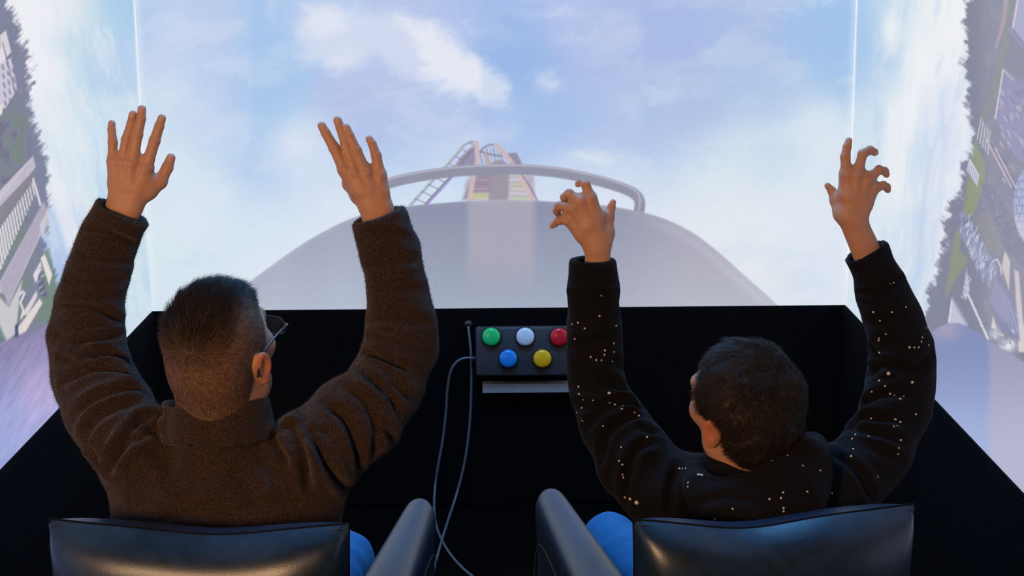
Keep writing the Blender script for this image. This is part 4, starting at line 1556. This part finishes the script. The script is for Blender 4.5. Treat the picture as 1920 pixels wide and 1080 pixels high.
s.cone(at(292, 808, 2.77), at(262, 812, 2.78), 0.040, 0.055, 0.03)
s.cone(at(560, 822, 2.77), at(600, 822, 2.78), 0.040, 0.052, 0.03)
# collar
cc = at(407, 786, 2.752)
Rc = rot(math.radians(-4), math.radians(-8), math.radians(-2.5))
sl, l = s.local(cc, Rc, (0.14, 0.14, 0.07))
rx, ry = 0.090, 0.084
q = np.sqrt((l[0] / rx) ** 2 + (l[1] / ry) ** 2)
ring = np.abs((q - 1) * 0.087 + 0.10 * l[2]) - 0.0062
zz = np.abs(l[2]) - 0.034
f = np.minimum(np.maximum(ring, zz), 0) + np.sqrt(np.maximum(ring + 0.003, 0) ** 2 + np.maximum(zz + 0.003, 0) ** 2) - 0.003
s._put(sl, f, 0.004, 'add')
s.cone(cc + Rc @ np.array((0, 0.004, -0.038)), cc + Rc @ np.array((0, 0.03, -0.12)), 0.074, 0.10, 0.022)
s.cone(cc + Rc @ np.array((0, 0, 0.004)), cc + Rc @ np.array((0, 0, 0.09)), 0.074, 0.078, 0.004, 'sub')
for W, ax, r in ((at(232, 397, 2.95), aA[-1] - aA[-3], 0.037), (at(709, 403, 2.95), aB[-1] - aB[-3], 0.036)):
    cut_cuff(s, W, ax / np.linalg.norm(ax), r)
jv, jf = s.surface()
jv = relax(jv, jf, 2, 0.5)
jn = vnormals(jv, jf)
jv = jv + jn * ((noise3(jv * 16, 3) - 0.5) * 0.011 + (noise3(jv * 38, 4) - 0.5) * 0.004)[:, None]
jn = vnormals(jv, jf)
bvh = BVHTree.FromPolygons([tuple(v) for v in jv], [tuple(int(i) for i in q) for q in jf])
LA = lambda p: zoomed(p, 80, 360, 1.8)
LB = lambda p: zoomed(p, 480, 360, 1.8)
LT = lambda p: zoomed(p, 0, 780, 2.0)
lines = [(LA(p), a * 1.7e-3, w * 1e-3) for p, a, w in [
    ([(140, 122), (230, 140), (330, 185)], 5, 6), ([(118, 215), (200, 225), (305, 235)], 4, 7), ([(90, 300), (180, 300), (300, 285)], 5, 9), ([(40, 388), (120, 384), (200, 400), (275, 440)], 7, 7), ([(120, 500), (190, 492), (275, 478)], 8, 6),
    ([(30, 470), (90, 500), (150, 520)], 4, 8), ([(150, 560), (230, 545), (300, 585)], 7, 7), ([(70, 640), (170, 600), (260, 600), (320, 630)], 6, 8), ([(110, 745), (190, 690), (300, 660), (345, 675)], 7, 8), ([(125, 860), (170, 780), (240, 730), (330, 705)], 6, 9),
    ([(225, 935), (275, 835), (340, 770), (405, 745)], 11, 8), ([(200, 1010), (190, 920), (140, 840)], 5, 9), ([(330, 770), (380, 800), (400, 830)], 6, 8), ([(60, 560), (130, 590)], 4, 8)]]
lines += [(LB(p), a * 1.35e-3, w * 1e-3) for p, a, w in [
    ([(345, 165), (430, 135), (515, 150)], 4, 6), ([(355, 245), (430, 235), (545, 225)], 5, 8), ([(365, 335), (450, 325), (570, 330)], 4, 9), ([(375, 430), (460, 425), (590, 440)], 5, 9), ([(385, 480), (470, 500), (590, 540)], 6, 7),
    ([(365, 540), (430, 560), (510, 595)], 9, 6), ([(350, 590), (400, 640), (455, 690), (480, 740)], 7, 8), ([(232, 715), (300, 765), (340, 860), (352, 940)], 9, 8), ([(290, 650), (370, 705), (405, 800), (395, 890)], 7, 8),
    ([(150, 735), (185, 830), (250, 940), (310, 1020)], 8, 7), ([(85, 800), (130, 800), (168, 990)], 7, 8), ([(420, 780), (470, 850), (440, 920)], 6, 9), ([(440, 640), (520, 690), (560, 700)], 5, 9), ([(200, 800), (240, 820), (270, 900)], 5, 8)]]
lines += [(LT(p), a * 1.5e-3, w * 1e-3) for p, a, w in [
    ([(612, 92), (700, 106), (850, 112), (1000, 96)], 2.2, 5), ([(408, 195), (470, 112), (600, 40)], 11, 8), ([(500, 310), (700, 345), (900, 342), (1060, 330)], 7, 9), ([(420, 395), (700, 378), (1000, 382)], 5, 8),
    ([(1020, 70), (1045, 130), (1080, 170)], 7, 7), ([(1128, 95), (1150, 200), (1160, 285)], 10, 7), ([(1180, 60), (1250, 200), (1320, 290)], 7, 8), ([(890, 235), (930, 275), (945, 310)], 7, 14), ([(560, 120), (620, 170), (640, 230)], 4, 12)]]
jv = fold(jv, jf, jn, bvh, lines)
jv = relax(jv, jf, 1, 0.3)
jacket = new_mesh('fleece_jacket', jv, jf, MAT['fleece'], pa)
jn = vnormals(jv, jf)
fv, ff = fibres(jv, jf, jn, 90000, 0.0042, 0.00042, 5, 0.80)
o = new_mesh('fleece_pile', fv, ff, MAT['fleece'], jacket, smooth=False)
o['kind'] = 'stuff'

# hair of the person in the jacket: a whorl at the crown, cropped short towards the neck
whorl = ((at(372, 652, 2.655) - cA) @ RA) / 1.03


def flowA(L, rng):
    q = L - whorl
    r = np.linalg.norm(q, axis=1, keepdims=True)
    out = q / (r + 1e-6)
    n = L / (np.linalg.norm(L, axis=1, keepdims=True) + 1e-9)
    sw = np.cross(n, out)
    top = smooth01((L[:, 2] - 0.02) / 0.05)[:, None]
    return out + 0.55 * sw * np.exp(-(r / 0.06) ** 2) + top * np.array((0.15, 0.5, 0.2))


topA = lambda L: smooth01((L[:, 2] - 0.005 + 0.25 * np.maximum(L[:, 1], 0)) / 0.06) * smooth01((0.066 - np.abs(L[:, 0])) / 0.03)


def colA(L, r):
    t = topA(L)[:, None]
    base = np.array((0.165, 0.098, 0.062)) * (1 - t) + np.array((0.017, 0.0105, 0.007)) * t
    return base * (0.35 + 1.3 * r[:, None])


hn = vnormals(hv, hf)
tv, tf, tcol = hair_mesh(hv, hf, hn, hl, hm, cA, RA, 1.03, lambda L: 0.0006 + 0.009 * topA(L), flowA, 46000, lambda L: 0.008 + 0.015 * topA(L), lambda L: 0.25 + 0.30 * topA(L), 0.00065, colA, 3, 0.25)
new_mesh('hair', tv, tf, MAT['hair'], pa, smooth=False, colors=tcol)

# the body under the clothes, joined with head and hands
s = Solid((-0.92, 2.5, 0.35), (-0.05, 3.1, 1.5), 0.012)
s.chain(aA[:-2], [0.045, 0.043, 0.042, 0.04, 0.036, 0.030, 0.025], 0.03)
s.chain(aB[:-2], [0.045, 0.043, 0.042, 0.04, 0.036, 0.030, 0.025], 0.03)
s.ell(tc, (0.17, 0.095, 0.16), k=0.05)
s.ell(tc + np.array((0, 0.03, -0.2)), (0.15, 0.10, 0.18), k=0.05)
s.cone(neckA, tc, 0.05, 0.09, 0.04)
bv, bf = s.surface()
V_, F_, C_ = join([(hv, hf, hc), hA, hB, (bv, bf, np.tile(SKIN, (len(bv), 1)))])
new_mesh('body', V_, F_, MAT['skin'], pa, colors=C_)

# eyeglasses
gl = lambda x, y, z: cA + RA @ (np.array((x, y, z)) * 1.03)
gV, gF = [], []


def addto(V, F):
    n = len(gV)
    gV.extend([tuple(v) for v in V])
    gF.extend([[i + n for i in f] for f in F])


for sx in (-1, 1):
    addto(*tube(spline([gl(sx * 0.068, 0.110, -0.012), gl(sx * 0.079, 0.097, -0.006), gl(sx * 0.081, 0.05, -0.004), gl(sx * 0.0815, 0.005, -0.008), gl(sx * 0.081, -0.016, -0.018), gl(sx * 0.079, -0.026, -0.042)], 6), 0.0021, 8))
    rim = [gl(sx * 0.038 + 0.029 * math.copysign(abs(math.cos(t)) ** 0.6, math.cos(t)), 0.114 - 0.05 * abs(0.029 * math.cos(t)), -0.018 + 0.017 * math.copysign(abs(math.sin(t)) ** 0.7, math.sin(t))) for t in np.linspace(0, 2 * math.pi, 33)]
    addto(*tube(rim, 0.0017, 8, False))
addto(*tube([gl(-0.010, 0.114, -0.012), gl(0.0, 0.116, -0.010), gl(0.010, 0.114, -0.012)], 0.0015, 8))
glas = new_mesh('eyeglasses', gV, gF, MAT['frame'], pa)
for sx in (-1, 1):
    rim = [gl(sx * 0.038 + 0.028 * math.copysign(abs(math.cos(t)) ** 0.6, math.cos(t)), 0.113, -0.018 + 0.016 * math.copysign(abs(math.sin(t)) ** 0.7, math.sin(t))) for t in np.linspace(0, 2 * math.pi, 32, endpoint=False)]
    rim2 = [p + RA @ np.array((0, -0.0015, 0)) for p in rim]
    n = len(rim)
    new_mesh('lens', rim + rim2, [list(range(n)), list(range(n, 2 * n))[::-1]] + [[i, i + n, (i + 1) % n + n, (i + 1) % n] for i in range(n)], MAT['glass'], glas, smooth=False)


def legs(parent, ch, hips, spread, knees, feet, hr):
    """jeans and shoes in the chair's frame: hips, knees, ankles"""
    Mx = ch.matrix_world
    w = lambda p: np.array(Mx @ Vector(p))
    H, K, A = [w((sx * hips[0], hips[1], hips[2])) for sx in (-1, 1)], [w(k) for k in knees], [w(k) for k in feet]
    allp = np.array(H + K + A)
    s = Solid(allp.min(0) - 0.14, allp.max(0) + 0.14, 0.008)
    for i in range(2):
        s.cone(H[i], K[i], hr, hr * 0.76, 0.03)
        s.cone(K[i], A[i], hr * 0.74, hr * 0.58, 0.02)
    s.cone(H[0], H[1], hr * 1.15, hr * 1.15, 0.04)
    V, F = s.surface()
    N = vnormals(V, F)
    V = relax(V, F, 2) + N * ((noise3(V * 28, 8) - 0.5) * 0.008)[:, None]
    new_mesh('jeans', V, F, MAT['denim'], parent)
    fw = np.array((Mx.to_3x3() @ Vector((0, 1, 0))))
    for i in range(2):
        f0 = A[i] * 1.0
        f0[2] = 0.05
        s = Solid(f0 - 0.16, f0 + 0.32, 0.007)
        s.cone(f0 - fw * 0.03, f0 + fw * 0.16 + np.array((0, 0, -0.012)), 0.042, 0.036, 0.02)
        s.cone(f0 + np.array((0, 0, 0.05)), f0, 0.04, 0.042, 0.02)
        s.rbox(f0 + fw * 0.06 + np.array((0, 0, -0.035)), (0.045, 0.135, 0.014), 0.012, np.array(Mx.to_3x3()), 0.004)
        V, F = s.surface()
        V[:, 2] = np.maximum(V[:, 2], 0.001)
        new_mesh('shoe', V, F, MAT['shoe'], parent)


legs(pa, chair_a, (0.07, 0.36, 0.55), 0, [(-0.10, 0.80, 0.525), (0.097, 0.80, 0.525)], [(-0.15, 0.90, 0.10), (0.13, 0.90, 0.10)], 0.082)

# ================================================================== person in the black speckled hoodie
YW2 = 2.98
root = at(1430, 990, 2.86)
pb = empty('person', (root[0], 2.9, 0.0))
tag(pb, 'person in black paint-flecked hoodie, head turned left, both hands raised with bent fingers', 'person', 'visitors in the armchairs')
k_ = YW2 / FPX
fc_ = [[(1107, 372, 0), (1098.5, 347, .004), (1090, 341.5, .014), (1083.5, 345, .022)],
       [(1088, 378, -.004), (1067, 363, .004), (1058, 370, .020), (1059, 379, .030)],
       [(1073, 391, -.002), (1049, 386, .006), (1043.5, 395, .020), (1047, 402, .030)],
       [(1065, 411, .004), (1047, 414, .010), (1040, 420, .016), (1035, 424, .020)]]
tc_ = [(1138, 436, .012), (1141, 407, .022), (1146, 389, .026), (1149.5, 379, .026)]
rc_ = [rad(11.0, 8.6, 7.0, 5.4), rad(11.0, 8.6, 7.6, 6.0), rad(10.4, 8.2, 7.0, 5.6), rad(9.6, 7.2, 5.8, 4.4), rad(11.5, 8.4, 7.4, 5.2)]
hC = hand(YW2, (1122, 462), (1117, 545), fc_, tc_, rc_, 24.5 * k_, None)
fd_ = [[(1587, 327, 0), (1585, 294, .002), (1588.5, 275, .005), (1591.5, 264, .008)],
       [(1607, 328, -.004), (1617.5, 289, .0), (1631, 281.5, .010), (1640, 285.5, .016)],
       [(1626, 338, -.003), (1648, 318.5, .004), (1658.5, 321, .014), (1662, 327, .020)],
       [(1638, 353, .002), (1656, 347.5, .010), (1662.5, 351, .018), (1664.5, 356, .024)]]
td_ = [(1578, 398, .012), (1567, 376, .022), (1559.5, 357.5, .026), (1551.5, 348, .028)]
rd_ = [rad(11.2, 9.2, 7.6, 5.8), rad(10.8, 8.8, 7.8, 6.4), rad(10.4, 8.4, 7.4, 5.8), rad(9.8, 7.8, 7.2, 5.6), rad(12.0, 8.6, 7.4, 5.2)]
hD = hand(YW2, (1598, 410), (1640, 505), fd_, td_, rd_, 27 * k_, None)

cB = at(1394, 749, 2.835)
RB = rot(math.radians(33), math.radians(8), math.radians(-13))
neckB = at(1412, 895, 2.85)
lineB = azimuth_line([(0, 0.058), (30, 0.058), (50, 0.060), (62, 0.046), (72, 0.016), (80, -0.025), (90, -0.03), (104, -0.03), (116, -0.075), (135, -0.095), (180, -0.105)])
SKB = np.array((0.50, 0.255, 0.165))
iv, if_, ic, il, im = head(cB, RB, 1.02, neckB, 0.054, lineB)
sc_ = smooth01(im / 1.2)
ic = ic * (1 - 0.85 * sc_[:, None]) + np.array((0.03, 0.018, 0.012)) * 0.85 * sc_[:, None]

s = Solid((0.05, 2.54, 0.40), (0.86, 3.10, 1.46), 0.0042)
armC = [(1236, 925, 2.86, 78), (1190, 862, 2.90, 70), (1148, 795, 2.95, 62), (1122, 735, 2.97, 53), (1113, 670, 2.98, 48), (1112, 610, 2.98, 46), (1112, 545, 2.98, 42), (1111, 484, 2.98, 38), (1110, 450, 2.98, 38)]
armD = [(1585, 915, 2.86, 76), (1640, 850, 2.90, 66), (1680, 770, 2.94, 62), (1692, 705, 2.97, 58), (1690, 650, 2.98, 56), (1675, 595, 2.98, 51), (1651, 535, 2.98, 43), (1622, 470, 2.98, 38), (1608, 436, 2.98, 38)]
aC = [at(*q[:3]) for q in armC]
aD = [at(*q[:3]) for q in armD]
s.chain(aC, [pxr(q[3], q[2]) * 0.97 for q in armC], 0.03)
s.chain(aD, [pxr(q[3], q[2]) * 0.97 for q in armD], 0.03)
td = at(1425, 985, 2.845)
s.ell(td, (0.185, 0.115, 0.15), k=0.05)
s.ell(td + np.array((0, 0.03, -0.15)), (0.175, 0.125, 0.20), k=0.05)
s.ell(td + np.array((0, 0.05, -0.28)), (0.17, 0.14, 0.12), k=0.05)
s.cone(at(1300, 920, 2.86), at(1540, 910, 2.86), 0.055, 0.055, 0.05)
s.cone(at(1560, 880, 2.86), at(1600, 890, 2.87), 0.030, 0.045, 0.03)
s.cone(at(1290, 915, 2.86), at(1240, 900, 2.87), 0.040, 0.050, 0.03)
for W, ax, r in ((at(1112, 485, 2.98), aC[-1] - aC[-3], 0.0315), (at(1622, 470, 2.98), aD[-1] - aD[-3], 0.0315)):
    cut_cuff(s, W, ax / np.linalg.norm(ax), r)
ov, of = s.surface()
ov = relax(ov, of, 2, 0.5)
on = vnormals(ov, of)
ov = ov + on * ((noise3(ov * 16, 23) - 0.5) * 0.010 + (noise3(ov * 36, 24) - 0.5) * 0.003)[:, None]
on = vnormals(ov, of)
bvh = BVHTree.FromPolygons([tuple(v) for v in ov], [tuple(int(i) for i in q) for q in of])
LC = lambda p: zoomed(p, 1040, 460, 2.0)
LD = lambda p: zoomed(p, 1480, 440, 2.0)
lines = [(LC(p), a * 1.6e-3, w * 1e-3) for p, a, w in [
    ([(52, 176), (145, 184), (236, 178)], 6, 4), ([(190, 300), (238, 262)], 4, 7), ([(200, 440), (245, 450), (280, 500)], 5, 8), ([(62, 590), (150, 602), (250, 585), (325, 612)], 8, 7), ([(115, 690), (175, 625), (260, 600)], 6, 8),
    ([(175, 810), (200, 705), (265, 650), (335, 632)], 8, 8), ([(375, 735), (305, 765), (272, 870), (265, 970)], 8, 8), ([(460, 825), (440, 900), (430, 1000)], 8, 8), ([(60, 380), (140, 360), (230, 340)], 3, 9), ([(150, 480), (210, 520), (290, 545)], 5, 8), ([(330, 690), (380, 700)], 5, 8)]]
lines += [(LD(p), a * 1.6e-3, w * 1e-3) for p, a, w in [
    ([(252, 216), (340, 212), (428, 154)], 6, 4), ([(310, 425), (345, 475), (410, 480)], 9, 7), ([(285, 535), (360, 492), (470, 505), (535, 455)], 8, 8), ([(258, 655), (330, 603), (440, 590)], 8, 8), ([(205, 745), (280, 692), (410, 690)], 7, 8),
    ([(215, 722), (330, 745), (430, 775)], 6, 8), ([(150, 810), (250, 880), (320, 1000)], 6, 9), ([(285, 330), (370, 320), (450, 300)], 4, 9), ([(300, 790), (380, 830), (420, 850)], 5, 9)]]
ov = fold(ov, of, on, bvh, lines)
ov = relax(ov, of, 1, 0.3)
hoodie = new_mesh('hoodie', ov, of, MAT['jersey'], pb)
bvh = BVHTree.FromPolygons([tuple(v) for v in ov], [tuple(int(i) for i in q) for q in of])

# the hood, lying open behind the neck
s = Solid((0.20, 2.56, 0.78), (0.68, 3.06, 1.14), 0.0036)
nb = at(1412, 890, 2.85)
hp = [(1322, 880, 2.86, 22), (1300, 888, 2.82, 24), (1312, 915, 2.765, 28), (1360, 940, 2.735, 32), (1420, 940, 2.725, 38), (1475, 905, 2.735, 42), (1515, 865, 2.775, 44), (1520, 850, 2.83, 38), (1500, 850, 2.89, 30), (1450, 870, 2.94, 24), (1380, 900, 2.95, 22), (1330, 895, 2.91, 21)]
hq = [at(*q[:3]) for q in hp]
hr = [pxr(q[3], q[2]) for q in hp]
s.chain(hq + hq[:1], hr + hr[:1], 0.012)
s.cone(at(1420, 955, 2.735), at(1425, 985, 2.70), 0.045, 0.035, 0.05)
s.cone(at(1350, 960, 2.74), at(1500, 930, 2.745), 0.040, 0.045, 0.05)
s.cone(at(1400, 965, 2.72), at(1480, 960, 2.715), 0.038, 0.038, 0.04)
s.cone(nb + np.array((0, 0.0, -0.03)), nb + np.array((-0.012, 0.0, 0.09)), 0.060, 0.072, 0.012, 'sub')
cv_, cf_ = s.surface()
cv_ = relax(cv_, cf_, 2, 0.5)
cn_ = vnormals(cv_, cf_)
cv_ = cv_ + cn_ * ((noise3(cv_ * 22, 33) - 0.5) * 0.008)[:, None]
cn_ = vnormals(cv_, cf_)
bvh2 = BVHTree.FromPolygons([tuple(v) for v in cv_], [tuple(int(i) for i in q) for q in cf_])
LH = lambda p: zoomed(p, 960, 780, 2.0)
cv_ = fold(cv_, cf_, cn_, bvh2, [(LH(p), a * 1e-3, w * 1e-3) for p, a, w in [
    ([(700, 235), (790, 242), (900, 215), (1010, 150)], 3, 5), ([(1040, 205), (1110, 260), (1150, 350)], 3, 4), ([(1035, 60), (1075, 85), (1000, 160), (950, 200)], 3, 4), ([(700, 330), (800, 300), (900, 320)], 5, 9), ([(860, 250), (960, 260), (1060, 210)], 4, 9)]])
hood_o = new_mesh('hood', cv_, cf_, MAT['jersey'], hoodie)

spots = zoomed([(76, 350), (188, 394), (186, 410), (135, 418), (156, 430), (175, 431), (230, 302), (221, 368), (222, 400), (216, 434), (90, 530), (92, 558), (108, 578), (144, 580), (206, 590), (225, 597), (256, 603), (252, 614), (102, 610), (84, 626), (105, 657), (181, 677), (299, 626), (316, 638), (346, 718), (250, 757), (242, 808), (253, 822), (254, 860), (257, 870), (263, 945), (175, 190), (168, 265), (88, 290), (113, 312), (66, 296)], 1040, 460, 2)
spots += [(1040 + a / 2, 460 + b / 2, r) for a, b, r in ((204, 554, 3.0), (283, 951, 3.0), (307, 965, 4.0))]
spots += zoomed([(436, 272), (362, 372), (337, 388), (335, 396), (498, 385), (495, 401), (468, 423), (485, 423), (522, 415), (515, 350), (338, 443), (337, 548), (359, 567), (309, 589), (378, 596), (395, 603), (429, 607), (474, 673), (307, 689), (416, 703), (391, 719), (404, 718), (248, 750), (236, 766), (240, 804), (232, 831), (297, 757), (418, 770), (410, 800), (408, 822), (331, 908), (160, 970), (244, 1040), (385, 290), (340, 322), (315, 290)], 1480, 440, 2)
spots += [(1480 + a / 2, 440 + b / 2, r) for a, b, r in ((372, 520, 3.4), (461, 553, 3.0), (416, 616, 2.6), (397, 693, 2.6), (450, 422, 2.4), (378, 183, 2.6), (392, 181, 2.2))]
flecks(bvh, spots, np.random.default_rng(4), 'paint_fleck', hoodie)
spots = zoomed([(1034, 149), (977, 168), (661, 250), (660, 265), (965, 312), (1016, 287), (1008, 308), (1018, 345), (1018, 357), (828, 348), (1107, 284), (760, 385), (1090, 187), (628, 197), (640, 198), (652, 197), (1155, 205)], 960, 780, 2) + [(1310, 890, 2.6, 1.3), (1316, 891, 2.6, 1.5)]
bvh3 = BVHTree.FromPolygons([tuple(v) for v in np.vstack([cv_, ov])], [tuple(int(i) for i in q) for q in np.vstack([cf_, of + len(cv_)])])
flecks(bvh3, spots, np.random.default_rng(5), 'paint_fleck', hood_o)

whorlB = np.array((0.01, -0.075, 0.06))


def flowB(L, rng):
    q = L - whorlB
    r = np.linalg.norm(q, axis=1, keepdims=True)
    out = q / (r + 1e-6)
    n = L / (np.linalg.norm(L, axis=1, keepdims=True) + 1e-9)
    return out + 0.5 * np.cross(n, out) * np.exp(-(r / 0.08) ** 2) + np.array((0, 0.15, 0))


nape = lambda L: smooth01((L[:, 2] + 0.105) / 0.05)
colB = lambda L, r: np.array((0.024, 0.017, 0.0130)) * (0.55 + 0.9 * r[:, None])
inn = vnormals(iv, if_)
tv, tf, tcol = hair_mesh(iv, if_, inn, il, im, cB, RB, 1.02, lambda L: (0.001 + 0.0085 * nape(L)), flowB, 40000, lambda L: 0.008 + 0.016 * nape(L), lambda L: 0.30 + 0 * L[:, 0], 0.0006, colB, 8, 0.8, 1.6)
new_mesh('hair', tv, tf, MAT['hair'], pb, smooth=False, colors=tcol)

s = Solid((0.03, 2.5, 0.35), (0.9, 3.12, 1.46), 0.012)
s.chain(aC[:-2], [0.04, 0.038, 0.036, 0.034, 0.030, 0.026, 0.022], 0.03)
s.chain(aD[:-2], [0.04, 0.038, 0.036, 0.034, 0.030, 0.026, 0.022], 0.03)
s.ell(td, (0.15, 0.085, 0.14), k=0.05)
s.ell(td + np.array((0, 0.03, -0.2)), (0.13, 0.09, 0.18), k=0.05)
s.cone(neckB, td, 0.045, 0.08, 0.04)
bv, bf = s.surface()
V_, F_, C_ = join([(iv, if_, ic), hC, hD, (bv, bf, np.tile(SKIN, (len(bv), 1)))])
new_mesh('body', V_, F_, MAT['skin'], pb, colors=C_)
legs(pb, chair_b, (0.08, 0.36, 0.555), 0, [(-0.125, 0.80, 0.535), (0.13, 0.78, 0.54)], [(-0.16, 0.88, 0.10), (0.12, 0.88, 0.10)], 0.080)
